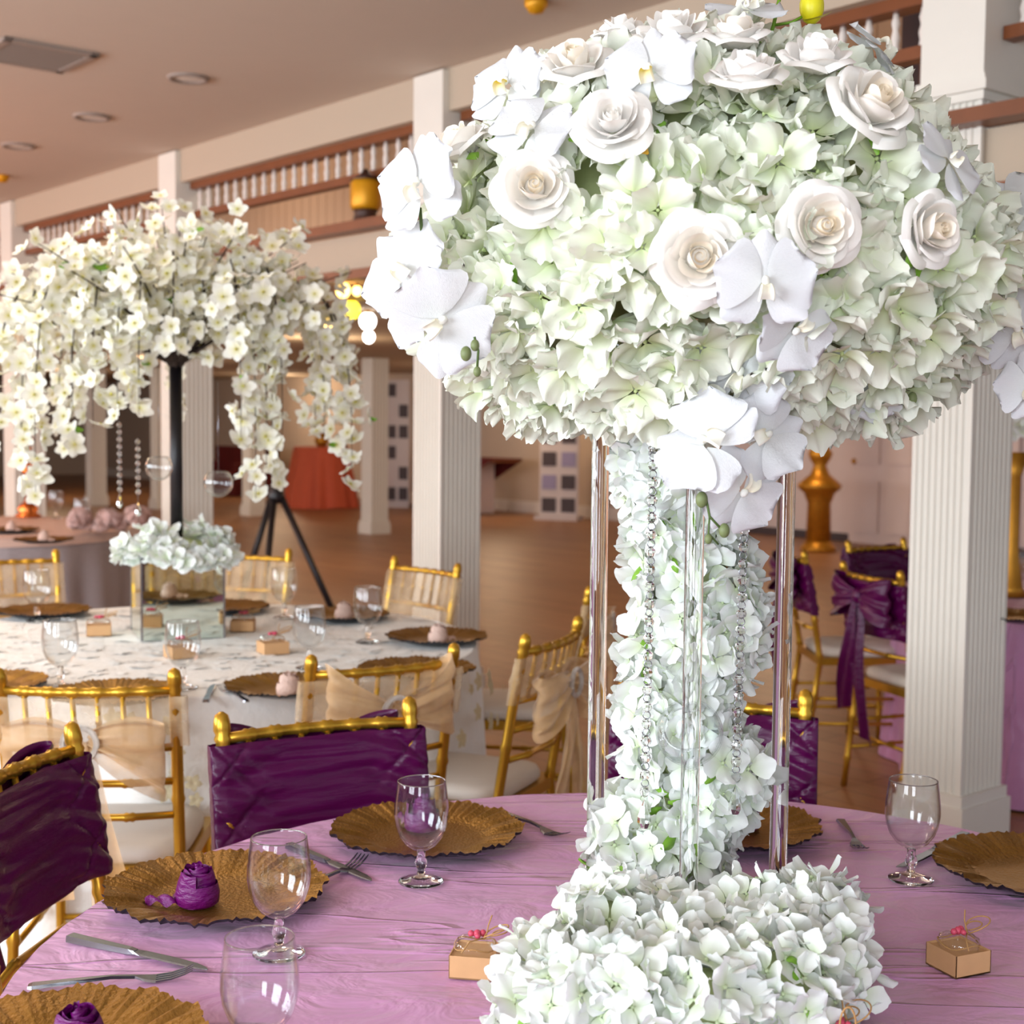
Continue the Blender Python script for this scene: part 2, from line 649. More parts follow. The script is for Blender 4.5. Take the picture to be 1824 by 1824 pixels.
# back wall under the balcony, end wall
bk = MB()
bk.box((13, 10.1, 1.15), (38, 0.2, 2.3))
struct('wall_back', bk, 'wall', HM)
bb = MB()
bb.box((13, 9.98, 0.09), (38, 0.04, 0.18))
struct('baseboard_back', bb, 'base', HM)
ew = MB()
ew.box((31, 1.5, 1.6), (0.2, 17, 3.2))
struct('wall_left', ew, 'wall', HM)
# dark panelling on the upper floor beside the big column
dp = thing('wood_panel', 'dark brown wood panelling behind the balusters left of the big near column', 'panel', hall(-0.3, 1.6, 2.5), 0)
dp.matrix_basis = M.Translation(hall(-0.3, 1.6, 2.47)) @ HR.to_4x4()
b = MB()
b.box((0, 0, 0.6), (3.4, 0.06, 1.2))
part('backing', b, 'darkwood', dp, smooth=False)
for k in range(5):
    b = MB()
    b.box((-1.4 + k * 0.68, -0.045, 0.6), (0.5, 0.03, 1.0))
    part('raised_panel', b, 'wood', dp, smooth=False)
# pale panelled wall and door at the right
pw = MB()
pw.box((6.9, 9.92, 1.1), (5.8, 0.06, 2.2))
struct('wall_right', pw, 'wallpink', HM)
for k, s in enumerate((6.0, 7.25)):
    b = MB()
    b.box((s, 9.86, 1.02), (1.0, 0.05, 2.04))
    for dz, h in ((0.45, 0.62), (1.42, 0.9)):
        for dx in (-0.23, 0.23):
            b.box((s + dx, 9.82, dz), (0.34, 0.04, h))
    struct('door_%d' % (k + 1), b, 'wallpink', HM)
    b = MB()
    b.sphere((s + 0.42, 9.80, 1.0), 0.035)
    h = part('door_handle', b, 'antique', bpy.data.objects['door_%d' % (k + 1)])
db = MB()
db.box((6.9, 9.86, 0.05), (5.8, 0.04, 0.1))
struct('baseboard_right', db, 'banddark', HM)


# columns -----------------------------------------------------------
def fluted(mb, wx, wy, z0, z1, nfl, depth):
    """square shaft whose four faces carry raised reeds"""
    hx, hy = wx / 2, wy / 2
    prof = []
    for (ax, ay, bx, by) in ((-hx, -hy, hx, -hy), (hx, -hy, hx, hy), (hx, hy, -hx, hy), (-hx, hy, -hx, -hy)):
        d = V((bx - ax, by - ay, 0))
        n = V((d.y, -d.x, 0)).normalized()
        prof.append(V((ax, ay, 0)))
        for k in range(nfl):
            for q, h in ((0.12, 0), (0.2, -depth), (0.5, -depth * 1.25), (0.8, -depth), (0.88, 0)):
                f = 0.06 + 0.88 * (k + q) / nfl
                prof.append(V((ax, ay, 0)) + d * f + n * h)
    n = len(prof)
    vs = [p + V((0, 0, z0)) for p in prof] + [p + V((0, 0, z1)) for p in prof]
    fs = [(i, (i + 1) % n, n + (i + 1) % n, n + i) for i in range(n)]
    fs += [tuple(range(n - 1, -1, -1)), tuple(range(n, 2 * n))]
    mb.add(vs, fs)


def column(s, t, label, top=3.21, w=(0.235, 0.262), flutes=8, trim=2.60):
    c = tag(bpy.data.objects.new('column', None), label, 'column', 'white fluted columns')
    C.objects.link(c)
    c.matrix_basis = M.Translation(hall(s, t, 0)) @ HR.to_4x4()
    a = MB()
    fluted(a, w[0], w[1], 0.1, trim, flutes, 0.007)
    part('shaft', a, 'colwhite', c, smooth=False)
    a = MB()
    a.box((0, 0, 0.065), (w[0] + 0.05, w[1] + 0.05, 0.13))
    a.box((0, 0, 0.15), (w[0] + 0.03, w[1] + 0.03, 0.04))
    part('plinth', a, 'colwhite', c, smooth=False)
    if top > trim + 0.1:
        a = MB()
        for k, (e, z, h) in enumerate(((0.012, trim - 0.02, 0.03), (0.03, trim + 0.012, 0.035), (0.018, trim + 0.04, 0.02))):
            a.box((0, 0, z), (w[0] + e * 2, w[1] + e * 2, h))
        part('molding', a, 'colwhite', c, smooth=False)
        a = MB()
        a.box((0, 0, (trim + top) / 2 + 0.02), (w[0] + 0.012, w[1] + 0.012, top - trim - 0.04))
        part('upper_box', a, 'colwhite', c, smooth=False)
    return c


column(0, 0, 'nearest big white fluted column at the right with molding near its top')
column(3.02, 0, 'white fluted column in the middle, below the left rim of the big flower dome')
column(5.93, 0, 'white column behind the trunk of the white blossom tree', flutes=7)
column(8.86, 0, 'column farthest left, beyond the blossom tree', flutes=6)
def hst(p):
    q = p - O1
    return q.dot(U3), q.dot(V3)
for (px, py, lb) in ((667, 950, 'freestanding white pillar right of the coral tablecloth under the balcony'),
                     (452, 918, 'slim cream pillar left of the coral tablecloth under the balcony'),
                     (288, 906, 'far cream pillar just left of the blossom tree trunk'),
                     (172, 900, 'far tan pillar seen below the blossoms left of the trunk')):
    g = on(px, py, 0)
    s_, t_ = hst(g)
    column(s_, t_, lb, 2.24, (0.24, 0.25), 5, 2.22)


# balustrades of the balcony -------------------------------------------
def balustrade(s0, s1, label):
    b0 = tag(bpy.data.objects.new('balustrade', None), label, 'balustrade', 'balcony balustrades between the columns')
    C.objects.link(b0)
    b0.matrix_basis = M.Translation(hall(s0, 0, 0)) @ HR.to_4x4()
    ln = s1 - s0
    a = MB()
    a.box((ln / 2, 0, 3.0), (ln, 0.09, 0.07))
    part('handrail', a, 'wood', b0, smooth=False)
    a = MB()
    a.box((ln / 2, 0, 2.80), (ln, 0.07, 0.045))
    part('lower_rail', a, 'wood', b0, smooth=False)
    a = MB()
    prof = [(0.010, 0), (0.016, 0.02), (0.013, 0.035), (0.018, 0.06), (0.011, 0.09), (0.017, 0.115), (0.013, 0.13), (0.010, 0.15)]
    a.lathe([(r, 2.815 + z) for r, z in prof], 8)
    me = a.mesh('baluster', 'base')
    n = int(ln / 0.115)
    for k in range(n):
        link('baluster', me, b0, M.Translation(((k + 0.5) * ln / n, 0, 0)))
    return b0


balustrade(0.15, 2.87, 'wooden balcony balustrade with white balusters between the big and the middle column')
balustrade(3.17, 5.78, 'wooden balcony balustrade with white balusters left of the middle column')
balustrade(6.08, 8.71, 'wooden balcony balustrade directly above the blossom tree at left')
balustrade(9.01, 11.6, 'wooden balcony balustrade at the far left edge, beyond the farthest column')
balustrade(-2.9, -0.13, 'wooden balcony balustrade at the top right edge, right of the big column')
lt = thing('lantern', 'yellow lantern on a dark foot standing on the balcony ledge', 'lantern', at(651, 407, 7.75))
b = MB(); b.lathe([(0.09, 0), (0.075, 0.03), (0.06, 0.08), (0.07, 0.1)], 8); part('foot', b, 'darkwood', lt)
b = MB(); b.lathe([(0.075, 0.1), (0.085, 0.12), (0.085, 0.24), (0.075, 0.26)], 8); part('shade', b, 'lanternyellow', lt)
b = MB(); b.lathe([(0.09, 0.26), (0.03, 0.29), (0.012, 0.32)], 8); part('cap', b, 'darkwood', lt)
sp = thing('loudspeaker', 'black loudspeaker behind the balusters at upper right', 'speaker', hall(0.12, 0.75, 2.48))
b = MB(); b.box((0, 0, 0.24), (0.20, 0.2, 0.48)); part('cabinet', b, 'black', sp, smooth=False)
b = MB(); b.box((0, -0.02, 0.50), (0.30, 0.2, 0.1)); part('bracket', b, 'black', sp, smooth=False)

# ceiling fittings ---------------------------------------------------
ZC = 3.22
def downlight(px, py, label):
    p = on(px, py, ZC)
    t = thing('downlight', label, 'ceiling light', p, 0, 'recessed ceiling lights')
    a = MB(); a.lathe([(0.075, -0.002), (0.085, -0.014), (0.105, -0.014), (0.11, 0.0)], 24, caps=False); part('ring', a, 'ringgrey', t)
    a = MB(); a.lathe([(0.001, -0.006), (0.05, -0.006), (0.076, -0.003)], 24, caps=False); part('lens', a, 'lampdisc', t)
downlight(335, 138, 'round recessed ceiling light nearest the ceiling vent on its right')
downlight(163, 207, 'round recessed ceiling light, middle one of the row of three')
downlight(32, 259, 'round recessed ceiling light farthest away at the left edge')
vp = on(62, 96, ZC)
vt = tag(bpy.data.objects.new('ceiling_vent', None), 'rectangular slatted air vent in the ceiling at upper left', 'vent')
C.objects.link(vt)
vt.matrix_basis = M.Translation(vp) @ HR.to_4x4()
a = MB()
for dx in (-0.21, 0.21): a.box((dx, 0, -0.008), (0.04, 0.46, 0.02))
for dy in (-0.21, 0.21): a.box((0, dy, -0.008), (0.46, 0.04, 0.02))
part('vent_frame', a, 'ringgrey', vt, smooth=False)
a = MB(); a.box((0, 0, 0.0), (0.4, 0.4, 0.006)); part('backing', a, 'ventdark', vt, smooth=False)
a = MB(); a.box((0, 0, 0), (0.022, 0.4, 0.004), M.Rotation(0.6, 4, 'Y')); sm = a.mesh('slat', 'ringgrey', False)
for k in range(8): link('slat', sm, vt, M.Translation((-0.17 + k * 0.0486, 0, -0.010)))
for px, py, lb in ((955, 1, 'small brass ceiling fitting at the top edge'), (4, 312, 'small amber ceiling fitting at the left edge')):
    a = MB(); a.lathe([(0.05, 0), (0.05, -0.02), (0.03, -0.05), (0.002, -0.055)], 14)
    tag(link('ceiling_fitting', a.mesh('ceiling_fitting', 'lanternyellow'), None, M.Translation(on(px, py, ZC))), lb, 'ceiling fitting')

# ================================================================ tables
def make_table(loc, rad, h, label):
    t = thing('banquet_table', label, 'table', loc, 0, 'round banquet tables under cloths')
    a = MB()
    a.lathe([(0.01, h - 0.035), (rad - 0.02, h - 0.035), (rad - 0.01, h - 0.02), (rad - 0.02, h - 0.006), (0.01, h - 0.006)], 48)
    part('tabletop', a, 'wood', t)
    for k in range(4):
        an = pi / 4 + k * pi / 2
        a = MB()
        a.tube([(cos(an) * rad * .6, sin(an) * rad * .6, 0), (cos(an) * rad * .6, sin(an) * rad * .6, h - 0.03)], 0.016, 8)
        part('leg', a, 'black', t)
    return t


def make_cloth(loc, rad, h, m, label, group, seed, drop=0.735, flare=0.05, nf=15, name='tablecloth'):
    rr = random.Random(seed)
    ph = [rr.uniform(0, 6.28) for _ in range(6)]
    a = MB()
    NA, NR, ND = 220, 30, 22

    def fold(an, k):
        f = sin(nf * an + ph[0] + 0.7 * sin(3 * an + ph[1])) * 0.6 + sin((nf * 1.7) * an + ph[2]) * 0.4
        return f * k

    def top(u, w):
        an = 2 * pi * u
        r = 0.002 + (rad - 0.002) * w
        x, y = r * cos(an), r * sin(an)
        z = h + 0.0012 * sin(x * 23 + ph[3]) * sin(y * 31 + ph[4]) + 0.0008 * sin(y * 70 + x * 9)
        return (x, y, z)

    def skirt(u, w):
        an = 2 * pi * u
        k = w ** 0.8
        r = rad + 0.012 * sin(min(1, w * 8) * pi / 2) + flare * w * 0.5 + fold(an, 0.040 * k)
        z = h - 0.02 * (1 - cos(min(1, w * 8) * pi / 2)) - drop * w * (0.985 + 0.015 * sin(4 * an + ph[5]))
        if w == 0:
            return (rad * cos(an), rad * sin(an), h)
        return (r * cos(an), r * sin(an), max(0.004, z))
    a.grid(top, NA, NR, True)
    a.grid(skirt, NA, ND, True)
    o = link(name, a.mesh(name, m), None, M.Translation(V(loc)))
    return tag(o, label, 'tablecloth', group)


TC = V((0.23, 1.81, 0))          # near table
TR = 0.866
TZ = 0.75
make_table(TC, TR, TZ, 'round table under the mauve cloth in the foreground')
make_cloth(TC, TR, TZ, 'mauve', 'shiny crushed mauve pink cloth covering the foreground table', None, 3)
T2 = V((-1.02, 4.45, 0))
make_table(T2, 0.90, TZ, 'round table under the white lace cloth at left')
make_cloth(T2, 0.91, TZ, 'ivory', 'ivory white lace cloth covering the table with the blossom tree', None, 5)
T3 = V((2.56, 5.92, 0))
make_table(T3, 0.88, TZ, 'round table behind the big column at right')
make_cloth(T3, 0.88, TZ, 'mauve', 'mauve cloth on the table behind the big column at right', None, 7, nf=11)
T4 = V((-3.36, 8.95, 0))
make_table(T4, 0.95, TZ, 'round table in the back left corner of the view')
make_cloth(T4, 0.95, TZ, 'greysequin', 'silver grey sequin cloth on the table at back left', None, 9, nf=18)
ov = MB()
ov.lathe([(0.002, 0.7535), (0.93, 0.7535), (0.962, 0.745), (0.972, 0.70)], 60, caps=False)
tag(link('table_overlay', ov.mesh('table_overlay', 'blush'), None, M.Translation(T4)), 'peach satin topper on the silver sequin cloth at back left', 'tablecloth')
# gold flower motifs sewn on the lace cloth (parts of the cloth)
clo = bpy.data.objects['tablecloth.001']
mm = MB()
for k in range(5):
    an = k * 2 * pi / 5
    mm.grid(lambda u, w, an=an: (cos(an) * w * .03 + sin(an) * (u - .5) * .022 * sin(pi * w), sin(an) * w * .03 - cos(an) * (u - .5) * .022 * sin(pi * w), .003 * sin(pi * w)), 2, 3)
mot = mm.mesh('lace_motif', 'lacegold')
rr = random.Random(4)
for k in range(90):
    an = radians(rr.choice((rr.gauss(-52, 5), rr.gauss(-18, 7), rr.gauss(-100, 14), rr.gauss(-75, 10))))
    w = rr.uniform(0.04, 0.75)
    rad_ = 0.955 + 0.05 * w
    n = V((cos(an), sin(an), 0.1))
    link('lace_motif', mot, clo, frame(n, rr.uniform(0, 6), (rad_ * cos(an) * 1.035, rad_ * sin(an) * 1.035, TZ - 0.73 * w), rr.uniform(.6, 1.1)))
# raised lace runner flowers on top of the white table
rl = MB()
for k in range(420):
    an, rd = rr.uniform(0, 2 * pi), 0.88 * sqrt(rr.random())
    rl.add([q for q in mm.v], mm.f, 0, frame((rr.gauss(0, .05), rr.gauss(0, .05), 1), rr.uniform(0, 6), (rd * cos(an), rd * sin(an), TZ + .002), rr.uniform(.7, 1.2)) @ M.Diagonal((1, 1, .3, 1)))
lo = part('lace_relief', rl, 'ivory', clo)
lo['kind'] = 'stuff'


# ================================================================ chairs
def back_y(z):
    pts = [(0.0, -0.245), (0.44, -0.19), (0.70, -0.232), (0.905, -0.272)]
    for (z0, y0), (z1, y1) in zip(pts, pts[1:]):
        if z <= z1:
            return y0 + (y1 - y0) * (z - z0) / (z1 - z0)
    return pts[-1][1]


def bow_curve(x):
    return -0.030 * (1 - (x / 0.19) ** 2)


def ringed(a, p, q, r, rings, mid=None):
    """round bar with bamboo-like rings"""
    p, q = V(p), V(q)
    ts = [0.0]
    rs = [r]
    for t in rings:
        ts += [t - .035, t - .02, t, t + .02, t + .035]
        rs += [r, r * 1.32, r * 1.1, r * 1.32, r]
    ts.append(1.0)
    rs.append(r)
    a.tube([p.lerp(q, t) + (V((0, mid(t), 0)) if mid else V()) for t in ts], rs, 10)


def cover_shape(z0, z1, off=0.022, seed=1, quilt=0.006):
    rr = random.Random(seed)
    p1, p2 = rr.uniform(0, 6), rr.uniform(0, 6)

    def fn(u, w):
        z = z0 + (z1 - z0) * w
        a = 2 * pi * u
        cx, sy = cos(a), sin(a)
        x = 0.216 * (abs(cx) ** 0.30) * (1 if cx > 0 else -1)
        s = (abs(sy) ** 0.25) * (1 if sy > 0 else -1)
        xx = max(-0.19, min(0.19, x))
        y = back_y(z) + bow_curve(xx) * 0.8 + s * off
        # diamond pin tucks and slack horizontal folds
        d1 = abs(((x + z) * 8.5) % 1 - 0.5) * 2
        d2 = abs(((x - z) * 8.5) % 1 - 0.5) * 2
        tuck = max(0, 1 - d1 * 9) + max(0, 1 - d2 * 9)
        y += s * (-quilt * min(1, tuck) + 0.0040 * sin(z * 88 + 9 * x + p1 + 2.6 * sin(x * 13 + p2)) * abs(s) + 0.0022 * sin(z * 190 - 22 * x + 3 * sin(x * 20)))
        if w in (0.0, 1.0):
            y -= s * 0.004
        z += 0.004 * sin(x * 24 + p2) * (1 - w)
        return (x, y, z)
    return fn


def band_shape(z0, z1, off=0.016):
    return cover_shape(z0, z1, off, 3, 0.0)


def make_bow(t, m, z, ring=False, tails=0.42, loop=0.17, drop=0.07, tail_w=0.045, seed=0):
    rr = random.Random(seed + 40)
    yb = back_y(z) - 0.062
    p1 = rr.uniform(0, 6)
    for sx in (-1, 1):
        def lp(u, w, sx=sx):
            # closed loop: out along the upper side, back along the lower, gathered at the knot
            a = 2 * pi * u
            ext = 0.5 - 0.5 * cos(a)
            wid = (0.016 + 0.078 * ext ** 0.8)
            x = sx * (0.010 + loop * ext)
            zz = z - drop * 0.5 * ext ** 1.5 + (w - 0.5) * 2 * wid + 0.009 * sin(w * 9 + 4 * ext + p1) * ext
            y = yb - 0.036 * sin(a) * (1 if u < 0.5 else 0.8) + 0.008 * sin(w * 17 + 5 * u + p1) + .005 * sin(w * 31 - 7 * u)
            return (x, y, zz)
        a = MB()
        a.grid(lp, 28, 16, True)
        part('bow_loop', a, m, t)

        def tl(u, w, sx=sx):
            x = sx * (0.008 + 0.055 * w ** 0.7 + 0.012 * sin(w * 5 + p1)) + (u - 0.5) * (0.022 + tail_w * 1.4 * w ** 0.5)
            y = yb - 0.012 - 0.02 * sin(w * 3.1) + 0.010 * sin(u * 9 + w * 5 + p1 + sx)
            return (x, y, z - tails * w * (1 + 0.1 * sx) - (u - .5) * 0.03 * sx * w)
        a = MB()
        a.grid(tl, 8, 16)
        part('bow_tail', a, m, t)
    if ring:
        a = MB()
        a.torus((0, 0, 0), 0.036, 0.007, 28, 8)
        part('rhinestone_ring', a, 'rhine', t, M.Translation((0, yb - 0.035, z)) @ M.Rotation(pi / 2, 4, 'X'), label='sparkling round buckle')
    else:
        a = MB()
        a.sphere((0, yb - 0.012, z), (0.026, 0.024, 0.030), 12, 8)
        part('bow_knot', a, m, t)


def make_chair(kind, label, group, bow=True, ring=False, band=(0.735, 0.855), lift=0):
    t = thing('chiavari_chair', label, 'chair', (0, 0, 0), 0, group)
    for sx in (-1, 1):
        a = MB()
        zs = [0, 0.10, 0.115, 0.13, 0.27, 0.285, 0.30, 0.44, 0.455, 0.47, 0.60, 0.612, 0.624, 0.74, 0.86, 0.868, 0.876, 0.884, 0.90, 0.912, 0.918]
        rs = [.012, .0125, .0165, .0125, .0125, .0165, .0125, .0135, .017, .0135, .0135, .0165, .0135, .0135, .0132, .0165, .0132, .0165, .0155, .0125, .004]
        a.tube([(sx * (0.185 + 0.008 * max(0, z - .44)), back_y(z), z) for z in zs], rs, 12)
        part('back_leg', a, 'gold', t)
        a = MB()
        zs = [0, .10, .115, .13, .27, .285, .30, .43]
        a.tube([(sx * (0.185 - 0.008 * z), 0.185 - 0.02 * z, z) for z in zs], [.011, .012, .016, .012, .0125, .016, .0125, .0135], 12)
        part('front_leg', a, 'gold', t)
    a = MB()
    a.box((0, 0, 0.435), (0.395, 0.40, 0.032))
    part('seat_frame', a, 'gold', t, smooth=False)
    a = MB()

    def cu(u, w):
        an = 2 * pi * u
        k = [0.0, .965, 1.0, 1.0, .96, .80, .4, 0.002][min(7, int(round(w * 7)))]
        zz = [.452, .452, .460, .475, .488, .494, .497, .498][min(7, int(round(w * 7)))]
        k = max(k, 0.002)
        c, s = cos(an), sin(an)
        q = (abs(c) ** 5 + abs(s) ** 5) ** (-1 / 5)
        return (0.19 * k * c * q, 0.195 * k * s * q + 0.005, zz)
    a.grid(cu, 40, 7, True)
    part('cushion', a, 'cushion', t)
    for nm, z, r in (('top_rail', 0.868, .0105), ('back_rail', 0.735, .009), ('crossbar', 0.655, .0085), ('crossbar', 0.575, .0085)):
        a = MB()
        ringed(a, (-0.186, back_y(z), z), (0.186, back_y(z), z), r,
               [.14, .285, .43, .57, .715, .86] if nm == 'top_rail' else [.28, .72], lambda q: bow_curve((q - .5) * .38))
        part(nm, a, 'gold', t)
    for k in range(6):
        x = (-0.5 + (k + .8) / 6.6) * .372
        x = (k - 2.5) * 0.0535
        a = MB()
        ringed(a, (x, back_y(.735) + bow_curve(x), .738), (x, back_y(.868) + bow_curve(x), .862), .0062, [.5])
        part('spindle', a, 'gold', t)
    for (p, q) in (((-.183, .18, .2), (.183, .18, .2)), ((-.185, -.21, .22), (.185, -.21, .22)), ((-.184, .18, .16), (-.184, -.22, .16)),
                   ((.184, .18, .16), (.184, -.22, .16)), ((-.184, .18, .27), (-.184, -.208, .27)), ((.184, .18, .27), (.184, -.208, .27))):
        a = MB()
        ringed(a, p, q, .008, [.5])
        part('stretcher', a, 'gold', t)
    if kind == 'purple':
        a = MB()
        a.grid(cover_shape(0.640, 0.858), 150, 44, True)
        part('back_cover', a, 'purple', t)
        if bow:
            make_bow(t, 'purple', 0.80, False, 0.50, 0.17, 0.02, 0.06)
    else:
        a = MB()
        a.grid(band_shape(*band), 60, 10, True)
        part('back_band', a, 'organza_band', t)
        if bow:
            make_bow(t, 'organza', 0.775 if lift else 0.765, ring, 0.40, 0.155 if lift else 0.165, -0.05 if lift else 0.10, 0.06, 2 + lift)
    return t


def seat_chair(ch, left, right, label, group):
    """stand a chair so that its back posts rise at the two given floor points (left, right as seen facing the way the sitter faces)"""
    l, r = V((left[0], left[1], 0)), V((right[0], right[1], 0))
    d = (r - l).normalized()
    f = V((-d.y, d.x, 0))
    c = (l + r) / 2 + f * 0.272
    return place(ch, c, atan2(-f.x, f.y), label, group)


GP, GO = 'gold chairs with plum covers', 'gold chairs with champagne organza'
pc = make_chair('purple', 'x', GP)
protos = [pc]
def pchair(l, r, label, first=[True]):
    o = pc if first[0] else copy_tree(pc)
    first[0] = False
    return seat_chair(o, l, r, label, GP)
pchair((-0.79, 2.50), (-0.855, 2.126), 'gold chair with dark plum back cover cut by the left edge, beside the foreground table')
# sitter faces the camera side: its left post is on the right in the picture
pchair((-0.2065, 2.76), (-0.535, 2.60), 'gold chair with diamond-tucked plum back cover behind the foreground table, left of the acrylic stand')
pchair((0.614, 2.88), (0.24, 2.95), 'gold chair with plum cover half hidden behind the white floral column')
pchair((1.33, 5.60), (1.46, 5.25), 'gold chair with large plum bow and long tails directly left of the big column')
pchair((1.90, 6.80), (1.59, 6.60), 'farther gold chair whose plum cover shows above the big-bow chair')
pchair((1.25, 6.41), (1.262, 6.03), 'gold chair seen side-on with plum bow, between acrylic rod and big-bow chair')
oc = make_chair('organza', 'x', GO, ring=True)
ob = make_chair('organza', 'x', GO, ring=True, lift=1)
of = make_chair('organza', 'x', GO, bow=False, band=(0.60, 0.862))
def ochair(src, l, r, label, used={}):
    k = src.name
    o = src if k not in used else copy_tree(src)
    used[k] = 1
    return seat_chair(o, l, r, label, GO)
ochair(oc, (-1.118, 3.03), (-0.735, 3.05), 'gold spindle-back chair with organza bow and round sparkling buckle at the left edge')
ochair(ob, (-0.454, 3.25), (-0.150, 3.43), 'gold chair with champagne organza bow just behind the plum-covered chair')
ochair(oc, (0.04, 3.60), (0.19, 3.94), 'gold chair turned sideways with organza bow, left of the acrylic stand')
ochair(oc, (0.262, 4.66), (0.31, 5.04), 'gold chair mostly hidden behind the left acrylic rod')
ochair(of, (-0.175, 5.33), (-0.50, 5.66), 'gold chair with sheer ivory back in front of the middle column')
ochair(of, (-0.93, 5.90), (-1.32, 5.98), 'gold chair with sheer ivory back right of the mirrored vase')
ochair(of, (-1.88, 5.77), (-2.20, 5.56), 'gold chair with sheer ivory back at the far left of the lace table')


# ================================================================ tableware
def make_charger(seed):
    rr = random.Random(seed)
    ph = [rr.uniform(0, 6.28) for _ in range(5)]
    NA = 180
    prof = [(0.002, .004), (.05, .004), (.088, .0045), (.100, .0075), (.112, .013), (.128, .017), (.145, .0205), (.158, .023), (.1625, .0245)]

    def edge(an):
        return 1 + 0.020 * sin(11 * an + ph[0] + .8 * sin(3 * an)) + 0.013 * sin(23 * an + ph[1] + sin(5 * an)) + 0.010 * sin(41 * an + ph[2]) + 0.007 * sin(67 * an)

    def rib(an, r):
        k = max(0, min(1, (r - .092) / .03))
        return k * (0.0019 * sin(64 * an + 1.2 * sin(7 * an + ph[3]) + 18 * r) + 0.0011 * sin(101 * an + ph[4]) + 0.0016 * sin(13 * an + ph[0]))

    def up(u, w):
        i = min(len(prof) - 1, int(round(w * (len(prof) - 1))))
        r, z = prof[i]
        an = 2 * pi * u
        k = max(0, (r - .10) / .0625)
        rr_ = r * (1 + (edge(an) - 1) * k)
        return (rr_ * cos(an), rr_ * sin(an), z + rib(an, r))

    def dn(u, w):
        pr = [(.1625, .0245), (.160, .020), (.128, .0115), (.105, .004), (.09, .0), (.002, .0)]
        r, z = pr[min(5, int(round(w * 5)))]
        an = 2 * pi * u
        k = max(0, (r - .10) / .0625)
        rr_ = r * (1 + (edge(an) - 1) * k)
        return (rr_ * cos(an), rr_ * sin(an), z + (rib(an, r) if w < 0.25 else 0))
    a, b = MB(), MB()
    a.grid(up, NA, len(prof) - 1, True)
    b.grid(dn, NA, 5, True)
    return a.mesh('charger_plate', 'charger'), b.mesh('foot_ring', 'charger_under')


CH = [make_charger(k) for k in range(3)]
def charger(x, y, label, k, group, rz=0.0):
    o = link('charger_plate', CH[k % 3][0], None, M.Translation((x, y, TZ + .003)) @ M.Rotation(rz, 4, 'Z'))
    link('underside', CH[k % 3][1], o)
    return tag(o, label, 'plate', group)


def glass_meshes():
    a = MB()
    outer = [(.006, .050), (.014, .0525), (.025, .060), (.0345, .073), (.0402, .089), (.0425, .105), (.0420, .122), (.0396, .143), (.0375, .158)]
    inner = [(.0371, .1595), (.0362, .158), (.0383, .143), (.0407, .122), (.0411, .105), (.0388, .090), (.0330, .075), (.0235, .063), (.012, .0575), (.002, .0560)]
    a.lathe(outer + inner, 40)
    b = MB()
    b.lathe([(.0065, .0125), (.0060, .018), (.0085, .026), (.0098, .031), (.0080, .036), (.0062, .042), (.0070, .0495)], 24)
    c = MB()
    c.lathe([(.034, .0), (.0355, .0015), (.0345, .003), (.024, .0062), (.012, .0095), (.0066, .0123)], 40)
    return a.mesh('bowl', 'thinglass'), b.mesh('stem', 'glass'), c.mesh('foot', 'glass')


GM = glass_meshes()
a = MB(); a.torus((0, 0, .1588), .0367, .0009, 40, 6)
GRIM = a.mesh('rim', 'glass')
def goblet(x, y, label, group, sc=1.0):
    t = thing('goblet', label, 'glass', (x, y, TZ + .003), R.uniform(0, 3), group)
    for nm, me in zip(('bowl', 'stem', 'foot'), GM):
        link(nm, me, t, M.Scale(sc, 4))
        link('rim', GRIM, t, M.Scale(sc, 4))
    return t


def knife_meshes():
    a = MB()
    a.loft([(-.115, 0, .0058, .0030, .005), (-.112, 0, .0085, .0042, .005), (-.06, 0, .0078, .0036, .0045), (-.01, 0, .0062, .0032, .0045), (.0, 0, .0055, .0022, .0045)])
    b = MB()
    b.loft([(.0, 0, .0055, .0014, .0045), (.012, .001, .0085, .0009, .004), (.06, .001, .0090, .0008, .0035), (.095, 0, .0078, .0007, .003), (.112, -.002, .0045, .0006, .003), (.119, -.004, .001, .0004, .003)])
    return a.mesh('handle', 'steel', False), b.mesh('blade', 'steel', False)


def fork_meshes():
    a = MB()
    a.loft([(-.10, 0, .006, .0015, .003), (-.095, 0, .0088, .002, .0035), (-.05, 0, .0062, .002, .006), (.0, 0, .0032, .002, .0085), (.03, 0, .0034, .0018, .007)])
    b = MB()
    b.loft([(.03, 0, .0034, .0016, .007), (.042, 0, .0095, .0014, .0045), (.056, 0, .0125, .0013, .003)])
    c = MB()
    c.loft([(.056, 0, .0016, .0011, .003), (.075, 0, .0015, .0010, .005), (.092, 0, .0012, .0009, .010), (.102, 0, .0006, .0006, .0145)])
    return a.mesh('handle', 'steel', False), b.mesh('fork_head', 'steel', False), c.mesh('tine', 'steel', False)


KM, FM = knife_meshes(), fork_meshes()
def knife(p, q, label, group):
    """p handle end, q blade tip, on the cloth"""
    d = q - p
    t = thing('table_knife', label, 'knife', (p.x + q.x, p.y + q.y, 0), 0, group)
    t.location = ((p.x + q.x) / 2, (p.y + q.y) / 2, TZ + .002)
    t.rotation_euler = (0, 0, atan2(d.y, d.x))
    k = max(.8, min(1.15, d.length / .234))
    for nm, me in zip(('handle', 'blade'), KM):
        link(nm, me, t, M.Scale(k, 4))
    return t


def fork(p, q, label, group):
    d = q - p
    t = thing('fork', label, 'fork', (0, 0, 0), 0, group)
    t.location = ((p.x + q.x) / 2, (p.y + q.y) / 2, TZ + .002)
    t.rotation_euler = (0, 0, atan2(d.y, d.x))
    link('handle', FM[0], t)
    link('fork_head', FM[1], t)
    for k in range(4):
        link('tine', FM[2], t, M.Translation((0, (k - 1.5) * .0068, 0)))
    return t


